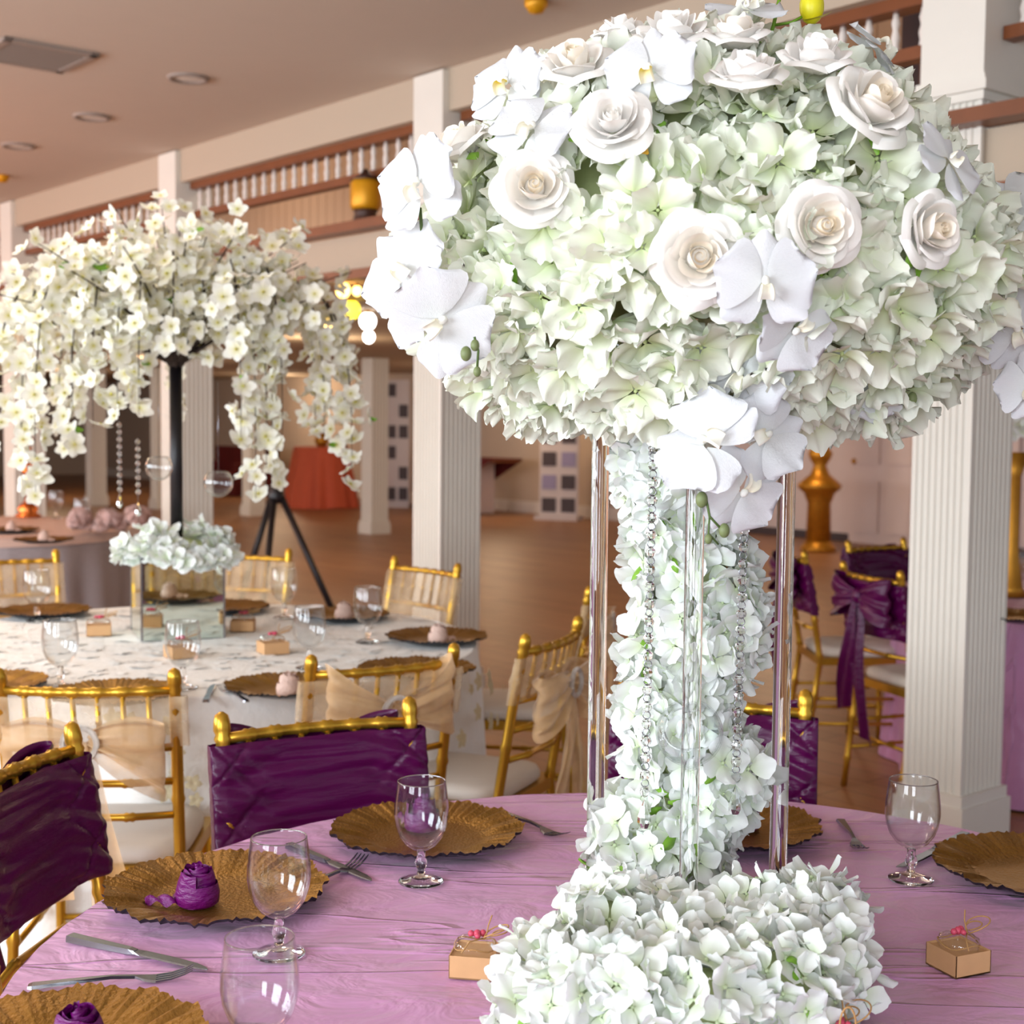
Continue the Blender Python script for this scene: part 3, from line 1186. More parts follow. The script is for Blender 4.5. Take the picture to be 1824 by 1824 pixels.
def make_rosette(name, m, seed):
    """napkin rolled into a rosette: a wound band with a twisted tail"""
    rr = random.Random(seed)
    a = MB()
    turns = 3.2

    def sp(u, w):
        an = turns * 2 * pi * u
        r = .004 + .023 * u + .0016 * sin(an * 2.3 + w * 6)
        z = .004 + w * (.058 - .012 * u + .003 * sin(an * 1.7)) + .0015 * sin(an * 5)
        bulge = 1 + .13 * sin(pi * w)
        return (r * bulge * cos(an), r * bulge * sin(an), z)
    a.grid(sp, 110, 9)
    a.lathe([(.026, .002), (.031, .006), (.032, .02), (.029, .034)], 24, caps=False)
    b = MB()

    def tail(u, w):
        x = .026 + .045 * w
        return (x, -.012 - .01 * w + (u - .5) * .030 * (1 - .6 * w) + .006 * sin(w * 6), .006 + .012 * sin(pi * u) * (1 - .5 * w) + .004 * sin(w * 14 + u * 5))
    b.grid(tail, 8, 12)
    return a.mesh(name, m), b.mesh('napkin_tail', m)


NP = make_rosette('napkin_rosette', 'napkin', 1)
NB = make_rosette('napkin_rosette', 'blush', 2)
def rosette(x, y, rz, label, group, src=NP, z=.0075):
    o = link('napkin_rosette', src[0], None, M.Translation((x, y, TZ + z)) @ M.Rotation(rz, 4, 'Z'))
    link('napkin_tail', src[1], o)
    return tag(o, label, 'napkin', group)


def box_meshes():
    a = MB()
    w, h, e = .029, .030, .0012
    a.box((0, 0, .001), (2 * w, 2 * w, .002))
    for sx in (-1, 1):
        a.box((sx * (w - e / 2), 0, h / 2), (e, 2 * w, h))
        a.box((0, sx * (w - e / 2), h / 2), (2 * w, e, h))
    a.box((0, 0, h - .004), (2 * w - 2 * e, 2 * w - 2 * e, .002))
    b = MB()          # clear wrapped sweet jar on top

    def wr(u, q):
        an = 2 * pi * u
        pr = [(.0255, .0285), (.0265, .034), (.0250, .041), (.018, .0455), (.004, .047)]
        r, z = pr[min(4, int(round(q * 4)))]
        return (r * (1 + .07 * sin(9 * an + z * 200)) * cos(an), r * (1 + .07 * sin(9 * an)) * sin(an), z + .0015 * sin(7 * an))
    b.grid(wr, 36, 4, True)
    c = MB()
    pts = [V((.027 * cos(t), .027 * sin(t), .036 + .003 * sin(3 * t))) for t in [k * .28 for k in range(23)]]
    c.tube(pts, .0010, 5)
    for (ax, ay, rx, tilt) in ((.012, -.004, .018, .5), (.020, .006, .012, -.3)):
        lp = [V((ax + rx * (1 - cos(t)) * .9, ay + rx * .8 * sin(t), .046 + .012 * sin(t / 2) * (1 + tilt))) for t in [k * .32 for k in range(20)]]
        c.tube(lp, .0010, 5)
    c.tube([(.014, 0, .046), (-.004, -.018, .046), (-.012, -.032, .036)], .0010, 5)
    c.tube([(.014, 0, .046), (.016, .008, .060), (.020, .012, .072)], .0010, 5)
    d = MB()
    for (x, y, r) in ((.002, .004, .0055), (.009, .007, .0048), (-.006, .003, .0045), (.004, -.004, .004)):
        d.sphere((x, y, .049), r, 8, 6)
    return (a.mesh('carton', 'kraft', False), b.mesh('clear_wrap', 'thinglass'), c.mesh('twine_bow', 'twine'), d.mesh('sweets', 'berry'))


BX = box_meshes()
def favor(x, y, rz, label, group='kraft favour boxes'):
    t = thing('favour_box', label, 'gift box', (x, y, TZ + .002), rz, group)
    for nm, me in zip(('carton', 'clear_wrap', 'twine_bow', 'sweets'), BX):
        link(nm, me, t)
    return t


g1 = 'gold chargers on the mauve table'
for (x, y, lb, k) in ((-0.435, 2.045, 'gold ruffled charger plate with purple napkin at left centre of the mauve table', 0),
                      (-0.140, 2.352, 'gold charger plate behind the middle goblet, in front of the plum chair', 1),
                      (0.378, 2.405, 'gold charger plate partly hidden by the white floral column', 2),
                      (0.842, 2.185, 'gold charger plate cut by the right edge of the picture', 0),
                      (-0.492, 1.505, 'shiny gold charger plate in the near left corner', 1)):
    charger(x, y, lb, k, g1, k * 1.1)
g2 = 'goblets on the mauve table'
for (px, py, lb) in ((750, 1574, 'clear stemmed goblet in front of the charger below the plum chair'),
                     (497, 1703, 'clear goblet standing in front of the left centre charger'),
                     (463, 1930, 'clear goblet nearest the camera at the bottom edge'),
                     (1622, 1570, 'clear goblet at the right, in front of the big column')):
    p = on(px, py, TZ)
    goblet(p.x, p.y, lb, g2)
g3 = 'steel cutlery on the mauve table'
P = lambda x, y: on(x, y, TZ + .004)
knife(P(120, 1672), P(371, 1726), 'steel knife at left, lying in front of the left centre charger', g3)
knife(P(512, 1507), P(664, 1568), 'steel knife crossed with a fork left of the middle charger', g3)
knife(P(1722, 1488), P(1602, 1546), 'steel knife behind the stem of the right goblet', g3)
fork(P(70, 1757), P(322, 1741), 'fork with raised tines behind the near left charger', g3)
fork(P(540, 1590), P(626, 1545), 'fork crossed under the knife left of the middle charger', g3)
fork(P(902, 1452), P(992, 1490), 'fork right of the middle charger, left of the acrylic rod', g3)
fork(P(1500, 1466), P(1532, 1515), 'fork right of the charger behind the floral column', g3)
g4 = 'purple napkin rosettes'
p = on(352, 1614, TZ + .006); rosette(p.x, p.y, 3.6, 'purple rolled napkin rosette on the left centre charger', g4)
p = on(138, 1890, TZ + .006); rosette(p.x, p.y, 1.0, 'purple rolled napkin on the near left charger at the bottom edge', g4)
p = on(752, 1480, TZ + .006); rosette(p.x, p.y, 2.6, 'purple napkin rosette seen through the middle goblet', g4)
p = on(1322, 1478, TZ + .006); rosette(p.x, p.y, 4.4, 'dark purple napkin peeking out right of the floral column', g4)
p = on(846, 1733, TZ); favor(p.x, p.y, -0.16, 'kraft favour box with twine bow left of the white flower base')
p = on(1706, 1727, TZ); favor(p.x, p.y, 0.42, 'kraft favour box with twine bow at the right of the table')
p = on(1500, 1905, TZ); favor(p.x, p.y, 0.9, 'favour box below the frame whose twine loop shows at the bottom edge')
bx3 = bpy.data.objects['favour_box.002']
a = MB()
lp = [V((.0 + .009 * sin(t), -.02, .034 + .022 * (1 - cos(t)) / 1)) for t in [k * .33 for k in range(20)]]
a.tube(lp, .0012, 6)
part('twine_loop', a, 'twine', bx3, M.Rotation(-0.9, 4, 'Z'))

# lace table at left
g5 = 'gold chargers on the lace table'
for i, (px, py, lb) in enumerate(((512, 1227, 'gold charger with pale napkin, right of centre of the lace table'),
                                  (778, 1138, 'gold charger at the right end of the lace table'),
                                  (612, 1098, 'gold charger behind the goblets, in front of the sheer-backed chair'),
                                  (78, 1092, 'gold charger at the back left of the lace table'),
                                  (205, 1240, 'gold charger hidden behind the chair with the sparkling buckle'),
                                  (400, 1084, 'gold charger just right of the mirrored vase'),
                                  (742, 1196, 'gold charger seen behind the organza bow'),
                                  (-30, 1222, 'gold charger cut by the left edge on the lace table'))):
    p = on(px, py, TZ + .012)
    charger(p.x, p.y, lb, i, g5, i * .8)
g6 = 'goblets on the lace table'
for px, py, lb in ((66, 1108, 'clear goblet at the back left of the lace table'),
                   (108, 1226, 'clear goblet at the left front of the lace table'),
                   (326, 1228, 'clear goblet in front of the mirrored vase'),
                   (551, 1192, 'clear goblet behind the right centre charger of the lace table'),
                   (655, 1146, 'clear goblet in front of the charger at the right end of the lace table'),
                   (506, 1102, 'clear goblet in front of the sheer-backed chair right of the vase')):
    p = on(px, py, TZ)
    goblet(p.x, p.y, lb, g6, 1.12)
g7 = 'blush napkin rosettes'
for px, py, lb in ((514, 1240, 'blush napkin rosette on the right centre charger of the lace table'),
                   (780, 1146, 'blush napkin rosette on the charger at the right end of the lace table'),
                   (612, 1103, 'blush napkin rosette on the back charger of the lace table')):
    p = on(px, py, TZ + .006)
    rosette(p.x, p.y, 1.2, lb, g7, NB)
for px, py, rz, lb in ((176, 1132, .3, 'small kraft box at the left of the mirrored vase'),
                       (322, 1172, .6, 'small kraft box in front of the mirrored vase'),
                       (486, 1164, .5, 'small kraft box right of the vase, beside the goblet'),
                       (433, 1124, .1, 'small brown box touching the right side of the vase')):
    p = on(px, py, TZ)
    o = favor(p.x, p.y, rz, lb, 'kraft boxes on the lace table')
    o.scale = (1.35, 1.35, 1.2)
g8 = 'cutlery on the lace table'
fork(on(446, 1256, TZ), on(388, 1226, TZ), 'fork lying left of the right centre charger on the lace table', g8)
knife(on(366, 1254, TZ), on(380, 1222, TZ), 'knife beside the fork on the lace table', g8)

# table behind the big column
p = on(1815, 1102, TZ + .01); charger(p.x, p.y, 'gold charger at the right edge on the table behind the big column', 1, 'gold chargers on the far tables')
p = on(1812, 1062, TZ); goblet(p.x, p.y, 'dark-looking goblet at the right edge on the table behind the big column', None, 1.2)
# back left table
for px, py, lb in ((20, 944, 'dark gold charger farther back on the back left table'), (78, 962, 'dark gold charger at the front of the back left table')):
    p = on(px, py, TZ + .02); o = charger(p.x, p.y, lb, 2, 'gold chargers on the far tables'); o.location.z = TZ + .006
    q = rosette(p.x, p.y, 0, 'pink napkin on the ' + lb[:44].replace('dark gold charger ', 'charger '), 'napkins on the back left table', NB, .014)
for px, py, lb in ((146, 944, 'goblet in front of the pink tulle on the back left table'), (100, 925, 'goblet right of the copper candlestick on the back left table')):
    p = on(px, py, TZ); o = goblet(p.x, p.y, lb, 'goblets on the back left table', 1.2); o.location.z = TZ + .006
p = on(190, 950, TZ + .005)
tu = thing('tulle_bundle', 'rumpled pink tulle bundle on the back left table', 'decoration', p)
for k in range(16):
    a = MB()
    s0, s1 = R.uniform(0, 6), R.uniform(0, 6)
    a.grid(lambda u, w: ((.05 + .015 * sin(7 * u * 6.28 + s0 + 5 * w) + .01 * sin(16 * u * 6.28 + s1)) * cos(6.28 * u) * sin(pi * (.04 + w * .92)), (.05 + .015 * sin(5 * u * 6.28 + s1 - 4 * w) + .01 * sin(19 * u * 6.28)) * sin(6.28 * u) * sin(pi * (.04 + w * .92)), .10 * w + .01 * sin(12 * u * 6.28 + 9 * w)), 36, 8, True)
    part('tulle_puff', a, 'tulle', tu, M.Translation((R.uniform(-.2, .22), R.uniform(-.07, .07), R.uniform(0.03, .10) * (1 - abs(k % 5 - 2) * .2))) @ M.Rotation(R.uniform(-.9, .9), 4, 'X') @ M.Rotation(R.uniform(-.9, .9), 4, 'Y'))
p = on(50, 921, TZ + .006)
cs = thing('candlestick', 'tall polished copper candlestick on the back left table', 'candlestick', p)
a = MB(); a.lathe([(.085, 0), (.09, .012), (.06, .03), (.075, .06), (.05, .09), (.022, .11), (.02, .13)], 20); part('base', a, 'copper', cs)
a = MB(); a.lathe([(.02, .13), (.042, .17), (.02, .21), (.016, .27), (.045, .31), (.048, .33), (.02, .37), (.016, .43), (.03, .47), (.018, .50)], 20); part('stem', a, 'copper', cs)
a = MB(); a.lathe([(.018, .50), (.05, .53), (.055, .545), (.04, .55), (.035, .56)], 20); part('cup', a, 'copper', cs)

# ================================================================ flowers
def ss(x):
    return max(0.0, min(1.0, x))


def petal(mb, L, wid, cup, ruf, seed, mx, nu=6, nv=6, notch=0.0, tip=0.75, jag=0.04, t0=1.0, tp=2.0, root=.06):
    rr = random.Random(seed)
    p1, p2, p3 = (rr.uniform(0, 6.28) for _ in range(3))

    def fn(u, w):
        b = u * 2 - 1
        hw = wid * L * (w ** .62) * sqrt(max(0.0, 1 - (w ** 4) * tip))
        x = L * (root + (1 - root) * w) - L * .20 * b * b * w - notch * L * max(0, 1 - abs(b) * 3) * w * w
        x += L * jag * w * w * sin(b * 9 + p3)
        z = L * (cup * w * w + ruf * w * sin(b * 4.2 + p1) + ruf * .5 * w * w * sin(b * 8.5 + p2) - .10 * b * b * w)
        return (x, b * hw, z)
    mb.grid(fn, nu, nv, False, mx, lambda u, w: t0 * (1 - w) ** tp)


def floret_mesh(name, m, L, seed, ruf, cup, jag, nu=6, nv=5, wid=.60, as_mb=False):
    rr = random.Random(seed)
    a = MB()
    for k in range(4):
        mx = M.Rotation(k * pi / 2 + rr.uniform(-.18, .18), 4, 'Z') @ M.Translation((0, 0, .0015 * (k % 2))) @ M.Rotation(-rr.uniform(-.15, .45), 4, 'Y')
        petal(a, L * rr.uniform(.9, 1.08), wid, cup * rr.uniform(.5, 1.3), ruf, rr.random(), mx, nu, nv, jag=jag)
    a.lathe([(.0005, -.004), (.0028, 0), (.0022, .003), (.0003, .0042)], 6)
    for q in range(24):
        a.t[-1 - q] = 1.0
    return a


HYD = [floret_mesh('floret', 'hyd', .052, 20 + k, .13, .24, .035, 12, 7, .70) for k in range(8)]
HYDM = [f.mesh('floret', 'hyd') for f in HYD]
HYW = [floret_mesh('floret', 'hydw', .0335, 50 + k, .06, .16, .0, 6, 5, .64) for k in range(8)]
HYWM = [f.mesh('floret', 'hydw') for f in HYW]


def scatter(root, base, pts, mbs, mes, m, limit=290, name='floret', stuffname='floret_mass'):
    """pts: (point, normal, scale, importance). The most prominent ones become parts, the rest one mass."""
    pts = sorted(pts, key=lambda q: -q[3])
    st = MB()
    for i, (p, n, sc, imp) in enumerate(pts):
        k = R.randrange(len(mbs))
        nn = V(n) + V((R.gauss(0, .42), R.gauss(0, .42), R.gauss(0, .42)))
        mx = frame(nn, R.uniform(0, 6.28), V(p) - V(base), sc)
        if i < limit:
            link(name, mes[k], root, mx)
        else:
            st.merge(mbs[k], mx)
    if st.v:
        o = part(stuffname, st, m, root)
        o['kind'] = 'stuff'


# ---- hydrangea dome ------------------------------------------------
DC = V((0.275, 2.06, 1.685))
DA, DT, DB = 0.410, 0.305, 0.245


def dome_pt(th, ph, k=1.0):
    c = cos(th)
    n = V((sin(th) * cos(ph) / DA, sin(th) * sin(ph) / DA, c / (DT if c > 0 else DB))).normalized()
    q = DA * (1 - .13 * max(0, c) ** .8 * sin(th) * 1.3)
    p = DC + V((q * sin(th) * cos(ph), q * sin(th) * sin(ph), c * (DT if c > 0 else DB))) * k
    return p, n


def dome_hit(px, py, e=0.0):
    """nearest point of the dome surface under a picture point (its own depth)"""
    r = ray(px, py).normalized()
    best, bt = None, 1e9
    lo = None
    t = 1.2
    while t < 2.6:
        p = CAM + r * t
        d = p - DC
        f = (d.x / (DA + e)) ** 2 + (d.y / (DA + e)) ** 2 + (d.z / (e + (DT if d.z > 0 else DB))) ** 2
        if f < 1.0:
            best = p
            break
        if f < bt:
            bt, lo = f, p
        t += .004
    p = best or lo
    d = p - DC
    n = V((d.x / DA ** 2, d.y / DA ** 2, d.z / (DT if d.z > 0 else DB) ** 2)).normalized()
    return p, n


dome = thing('flower_dome', 'large mushroom-shaped dome of white hydrangeas with roses and orchids on the acrylic stand', 'flowers', (DC.x, DC.y, 1.58))
DBASE = V((DC.x, DC.y, 1.58))
core = MB()
core.grid(lambda u, w: tuple((lambda p: V((p.x, p.y, max(p.z, 1.597))) - DBASE)(dome_pt(.02 + 1.75 * w, 2 * pi * u, .86)[0])), 40, 20, True)
part('moss_core', core, 'foam', dome, label='mossy core behind the petals')
pts = []
N = 760
for i in range(N):
    cz = 1 - 1.80 * (i + .5) / N
    th = math.acos(cz) + R.gauss(0, .03)
    ph = i * 2.399963 + R.gauss(0, .05)
    lump = 1 + .045 * sin(ph * 5 + 1) * sin(th * 7) + R.uniform(-.05, .035)
    p, n = dome_pt(th, ph, lump)
    tc = (CAM - p).normalized()
    nn = n.lerp(V((0, 0, -1)) if th > 1.9 else n, .3)
    pts.append((p, nn, R.uniform(.82, 1.12), n.dot(tc) + (.2 if p.y < DC.y else 0)))
# under-hang florets closing the lower rim
for i in range(70):
    ph = i * 2.399963
    th = radians(R.uniform(138, 150))
    p, n = dome_pt(th, ph, R.uniform(.96, 1.05))
    pts.append((p, n, R.uniform(.8, 1.0), n.dot((CAM - p).normalized())))
scatter(dome, DBASE, pts, HYD, HYDM, 'hyd', 295)


# ---- roses ---------------------------------------------------------
def rose_layer(R0, H, spread, curl, seed, nu=10, nv=8, t0=0.0):
    rr = random.Random(seed)
    p1 = rr.uniform(0, 6)
    a = MB()

    def fn(u, w):
        b = u * 2 - 1
        an = b * spread * (1 - .25 * w * w)
        rad = R0 * (.30 + .70 * sin(min(1, w * 1.25) * pi / 2) ** .8) + curl * ss((w - .55) / .45) ** 1.6 * (1 - .35 * b * b)
        z = H * w * (1 - .20 * b * b) - curl * .75 * ss((w - .72) / .28) ** 1.5 - .06 * b ** 4 * H
        z += .022 * sin(b * 5 + p1) * w * w
        rad += .018 * sin(b * 4 + p1 * 2) * w
        return (rad * cos(an), rad * sin(an), z)
    a.grid(fn, nu, nv, False, None, lambda u, w: t0 * (1 - .35 * w))
    return a


def rose_heart(t0):
    a = MB()

    def fn(u, w):
        an = 2 * pi * 2.1 * u
        r = (.05 + .22 * u) * (1 + .22 * sin(pi * w * .8)) * (1 - .12 * w)
        return (r * cos(an), r * sin(an), .25 + .66 * w * (1 - .06 * u) + .02 * sin(an * 1.3))
    a.grid(fn, 52, 6, False, None, lambda u, w: t0)
    a.lathe([(.01, .0), (.2, .05), (.3, .2), (.28, .5), (.2, .65), (.06, .7)], 12)
    return a


RH = rose_heart(.85).mesh('rose', 'rose')
RHW = rose_heart(.15).mesh('rose', 'rose')
RL = {}
for kind, tt in (('cream', 1.0), ('white', .1)):
    RL[kind] = [[rose_layer(r, h, sp_, c, 70 + i * 3 + j, t0=t * tt).mesh('petal', 'rose') for j in range(2)]
                for i, (r, h, sp_, c, t) in enumerate(((.31, 1.05, 1.35, .03, .75), (.46, 1.04, 1.25, .06, .45), (.64, 1.0, 1.12, .12, .22), (.80, .90, 1.02, .24, .06), (.90, .72, .95, .40, .02)))]
LEAF = MB()
LEAF.grid(lambda u, w: (w * .05, (u - .5) * .026 * sin(pi * min(1, w * .92 + .06)) ** .8, .010 * sin(w * 2.2) - abs(u - .5) * .012), 4, 6)
LEAFM = [LEAF.mesh('leaf', 'leaf'), LEAF.mesh('leaf', 'amberleaf')]


def rose(px, py, rpx, look, kind='cream', out=.042, leaf=True, spin=0.0, root=dome, base=DBASE):
    p, n = dome_hit(px, py, out)
    tc = (CAM - p).normalized()
    rad = rpx / F * (p.y) * .95
    ax = (n * .35 + tc * .25 + V(look)).normalized()
    pos = p - ax * rad * .5
    mx = frame(ax, spin, pos - base, rad)
    o = link('rose', RH if kind == 'cream' else RHW, root, mx)
    o['label'] = 'cream silk rose' if kind == 'cream' else 'white ruffled rose'
    for i, ns in enumerate((3, 3, 4, 5, 5)):
        for k in range(ns):
            q = M.Rotation(2 * pi * k / ns + i * .7 + R.uniform(-.12, .12), 4, 'Z') @ M.Translation((0, 0, -.03 * i + R.uniform(-.03, .03))) @ M.Rotation(R.uniform(-.10, .16), 4, 'Y')
            link('petal', RL[kind][i][k % 2], o, q)
    if leaf:
        for k in range(2):
            an = R.uniform(0, 6.28)
            q = M.Rotation(an, 4, 'Z') @ M.Translation((.50, 0, .0)) @ M.Rotation(.25, 4, 'Y') @ M.Scale(.7 / rad, 4) @ M.Scale(1.0, 4)
            link('leaf', LEAFM[1 if (kind == 'white' and k == 0) else 0], o, q)
    return o


UP, CM, LF, RT, DN = V((0, 0, 1)), V((0, -1, 0)), V((-1, 0, 0)), V((1, 0, 0)), V((0, 0, -1))
for a in ((1024, 105, 60, UP * .5 + CM * .2, 'cream'), (1310, 52, 52, UP * .7, 'cream'), (815, 250, 54, UP * .9 + LF * .4, 'cream'),
          (952, 332, 64, CM * .7 + UP * .2 + RT * .2, 'cream'), (1245, 458, 74, CM * 1.0 + UP * .1, 'cream'), (1466, 402, 68, CM * .9 + RT * .2, 'cream'),
          (1666, 408, 60, CM * .5 + RT * .6, 'cream'), (1560, 178, 74, CM * .3 + RT * .4 + UP * .4, 'cream'),
          (1090, 210, 62, CM * .5 + UP * .3, 'white'), (1197, 52, 62, UP * .8 + CM * .2, 'white'), (1330, 122, 62, UP * 1.0, 'white'),
          (1455, 92, 58, UP * .8 + CM * .1, 'white'), (1105, 50, 44, UP * .8, 'white')):
    rose(a[0], a[1], a[2], a[3], a[4], spin=R.uniform(0, 6))


# ---- orchids -------------------------------------------------------
def orchid_petals(yl):
    a = MB()          # narrow sepal
    petal(a, 1.0, .56, .04, .03, 3, None, 8, 8, tip=.85, jag=0.0, t0=.35)
    b = MB()          # broad rounded side petal
    petal(b, 1.0, 1.0, -.02, .055, 5, None, 10, 8, tip=.96, jag=.02, t0=.35)
    c = MB()          # lip with its throat

    def lip(u, w):
        an = (u * 2 - 1) * 2.2
        r = .10 + .14 * w
        return (-.05 - .30 * w + .04 * cos(an), r * sin(an) * (1 - .35 * w), .10 + .22 * w * (1 - w) * 2 + .12 * (1 - cos(an)) * (1 - .5 * w))
    c.grid(lip, 12, 7, False, None, lambda u, w: yl * ((1 - w) + .15))
    c.sphere((.03, 0, .12), (.10, .075, .085), 10, 7)
    return a.mesh('sepal', 'orchid'), b.mesh('petal', 'orchid'), c.mesh('orchid', 'lip')


OS, OP, OL = orchid_petals(.22)
OLY = orchid_petals(.95)[2]


def orchid(p, ax, rad, up=0.0, root=dome, base=DBASE, flop=0.12, lip=None):
    """up: angle of the dorsal sepal in the flower plane"""
    n = V(ax).normalized()
    # local x = dorsal direction, chosen close to world up then spun
    z = V((0, 0, 1))
    x = (z - n * z.dot(n))
    x = x.normalized() if x.length > .05 else V((0, 1, 0))
    y = n.cross(x)
    m3 = M((x, y, n)).transposed() @ M.Rotation(up, 3, 'Z')
    mx = M.Translation(V(p) - base) @ m3.to_4x4() @ M.Scale(rad, 4)
    o = link('orchid', lip or OL, root, mx)
    o['label'] = 'white orchid bloom'
    for ang in (0, 2.25, -2.25):
        link('sepal', OS, o, M.Translation((0, 0, -.02)) @ M.Rotation(ang, 4, 'Z') @ M.Rotation(R.uniform(-.05, .25) * 1.0, 4, 'Y'))
    for ang in (1.25, -1.25):
        link('petal', OP, o, M.Translation((0, 0, .015)) @ M.Rotation(ang, 4, 'Z') @ M.Rotation(R.uniform(-.25, .12) - flop, 4, 'Y'))
    return o


def orchid_px(px, py, rpx, look, up=0.0, out=.045, d=None, lip=None):
    if d is None:
        p, n = dome_hit(px, py, out)
    else:
        p = at(px, py, d)
    return orchid(p, look, rpx / F * p.y * 1.12, up, lip=lip)


CMU = CM + UP * .25
orchid_px(748, 330, 88, CM * .8 + LF * .6 + UP * .2, .2, .085)
orchid_px(718, 480, 88, CM * .8 + LF * .7 + UP * .3, .9, .085)
orchid_px(785, 572, 92, CM + DN * .1 + RT * .1, -.9, .095)
orchid_px(722, 540, 74, CM * .6 + LF * .8 + DN * .4, 1.7, .05)
orchid_px(905, 152, 74, CM * .8 + UP * .5 + LF * .6, .1, lip=OLY)
orchid_px(948, 232, 76, CM * .8 + UP * .5 + LF * .2, -.5)
orchid_px(1160, 128, 80, CM * .9 + UP * .4 + LF * .5, .15, lip=OLY)
orchid_px(1330, 18, 66, UP * .9 + CM * .5, .3, .02)
orchid_px(1362, 505, 86, CM + UP * .1, 0.0, .075)
orchid_px(1415, 585, 76, CM * .8 + DN * .3 + RT * .3, 2.5, .05)
orchid_px(1318, 665, 88, CM + LF * .2, -.4, d=1.74)
orchid_px(1258, 790, 96, CM * .7 + UP * .55 + LF * .4, 1.4, d=1.70)
orchid_px(1362, 778, 78, CM * .8 + UP * .35 + RT * .3, -1.2, d=1.73)
orchid_px(1322, 872, 80, CM * .9 + DN * .25 + RT * .35, 2.7, d=1.72)
orchid_px(1690, 285, 70, RT * .5 + UP * .4 + CM * .5, -.8, .055)
orchid_px(1560, 80, 56, UP * .7 + RT * .6 + CM * .2, -.3, .0)
orchid_px(1800, 390, 82, CM * .5 + LF * .6 + UP * .3, .6, d=1.93)
orchid_px(1815, 585, 82, CM * .8 + LF * .5 + DN * .2, .3, d=1.90)
orchid_px(1835, 690, 60, CM * .6 + LF * .6, .3, d=1.88)
orchid_px(1560, 690, 60, CM * .7 + DN * .4, 2.0, .0)

# orchid stems, buds, small leaves of the dome
def dome_tube(pxs, r, m='stem', name='flower_stem'):
    a = MB()
    a.tube([at(x, y, d) - DBASE for x, y, d in pxs], r, 6)
    return part(name, a, m, dome)


dome_tube(((1690, 350, 1.92), (1722, 420, 1.92), (1752, 470, 1.92), (1775, 540, 1.92)), .0028)
dome_tube(((1735, 440, 1.92), (1770, 430, 1.92), (1800, 415, 1.92)), .0020)
dome_tube(((1760, 490, 1.92), (1790, 505, 1.91), (1815, 560, 1.90)), .0020)
dome_tube(((1722, 400, 1.93), (1760, 360, 1.93), (1790, 350, 1.93)), .0020)
dome_tube(((748, 370, 1.80), (752, 425, 1.80), (775, 427, 1.82)), .0024)
dome_tube(((1360, 100, 1.95), (1378, 45, 1.95), (1392, -20, 1.95)), .0026, 'leaf')
dome_tube(((1378, 45, 1.95), (1410, 40, 1.95), (1432, 28, 1.95)), .0020, 'leaf')
dome_tube(((845, 600, 1.72), (852, 625, 1.72), (850, 655, 1.72)), .0016)
dome_tube(((1256, 880, 1.70), (1264, 920, 1.70), (1290, 948, 1.70)), .0016)
dome_tube(((1264, 920, 1.70), (1262, 950, 1.70), (1280, 970, 1.70)), .0013)
dome_tube(((1640, 515, 1.80), (1632, 560, 1.80), (1636, 620, 1.80), (1646, 660, 1.80)), .0018, 'leaf')
dome_tube(((1640, 540, 1.80), (1670, 565, 1.80)), .0012, 'leaf')
dome_tube(((1632, 575, 1.80), (1660, 600, 1.80), (1668, 630, 1.80)), .0012, 'leaf')
dome_tube(((1455, 690, 1.85), (1462, 735, 1.85)), .0014, 'leaf')
for x, y, r, d in ((830, 630, 10, 1.72), (846, 615, 8, 1.72), (850, 662, 7, 1.72), (1250, 890, 11, 1.70), (1290, 945, 10, 1.70), (1262, 960, 7, 1.70), (1625, 710, 9, 1.84)):
    a = MB()
    rr_ = r / F * d
    a.sphere((0, 0, 0), (rr_, rr_, rr_ * 1.35), 10, 8)
    part('bud', a, 'bud', dome, M.Translation(at(x, y, d) - DBASE))
a = MB()
a.sphere((0, 0, 0), (.017, .017, .024), 12, 9)
part('bud', a, 'budyellow', dome, M.Translation(at(1446, 12, 1.95) - DBASE), label='big yellow-green orchid bud')
a = MB(); a.grid(lambda u, w: (w * .04 - .02, (u - .5) * .016 * sin(pi * (w * .95 + .03)), .006 * w * w * 2), 4, 6)
part('leaf', a, 'budyellow', dome, M.Translation(at(1456, 36, 1.94) - DBASE))
rr = random.Random(8)
for k in range(70):
    th, ph = rr.uniform(.3, 2.1), rr.uniform(pi, 2 * pi)
    p, n = dome_pt(th, ph, rr.uniform(.88, .99))
    link('leaf', LEAFM[0], dome, frame(n + V((rr.gauss(0, .4), rr.gauss(0, .4), rr.gauss(0, .4))), rr.uniform(0, 6), p - DBASE, rr.uniform(.5, .9)))

# ---- acrylic stand -------------------------------------------------
SC = V((0.262, 2.05, 0))
CORN = [V((0.129, 2.06, 0)), V((0.250, 1.912, 0)), V((0.398, 2.035, 0)), V((0.277, 2.183, 0))]
stand = thing('acrylic_stand', 'tall clear acrylic stand with four round rods holding up the flower dome', 'stand', (SC.x, SC.y, TZ + .003))
SB = V((SC.x, SC.y, TZ + .003))
a = MB()
sq = M.Rotation(atan2(CORN[1].y - CORN[0].y, CORN[1].x - CORN[0].x), 4, 'Z')
a.box((0, 0, .005), (.25, .25, .010), sq)
part('base_plate', a, 'acrylic', stand, smooth=False)
a = MB()
a.box((0, 0, .826), (.25, .25, .009), sq)
part('top_plate', a, 'acrylic', stand, smooth=False)
for c in CORN:
    a = MB()
    q = c - V((SC.x, SC.y, 0))
    a.lathe([(.0125, .0105), (.0130, .012), (.0130, .819), (.0125, .8205)], 28, (q.x, q.y, 0))
    part('rod', a, 'acrylic', stand)

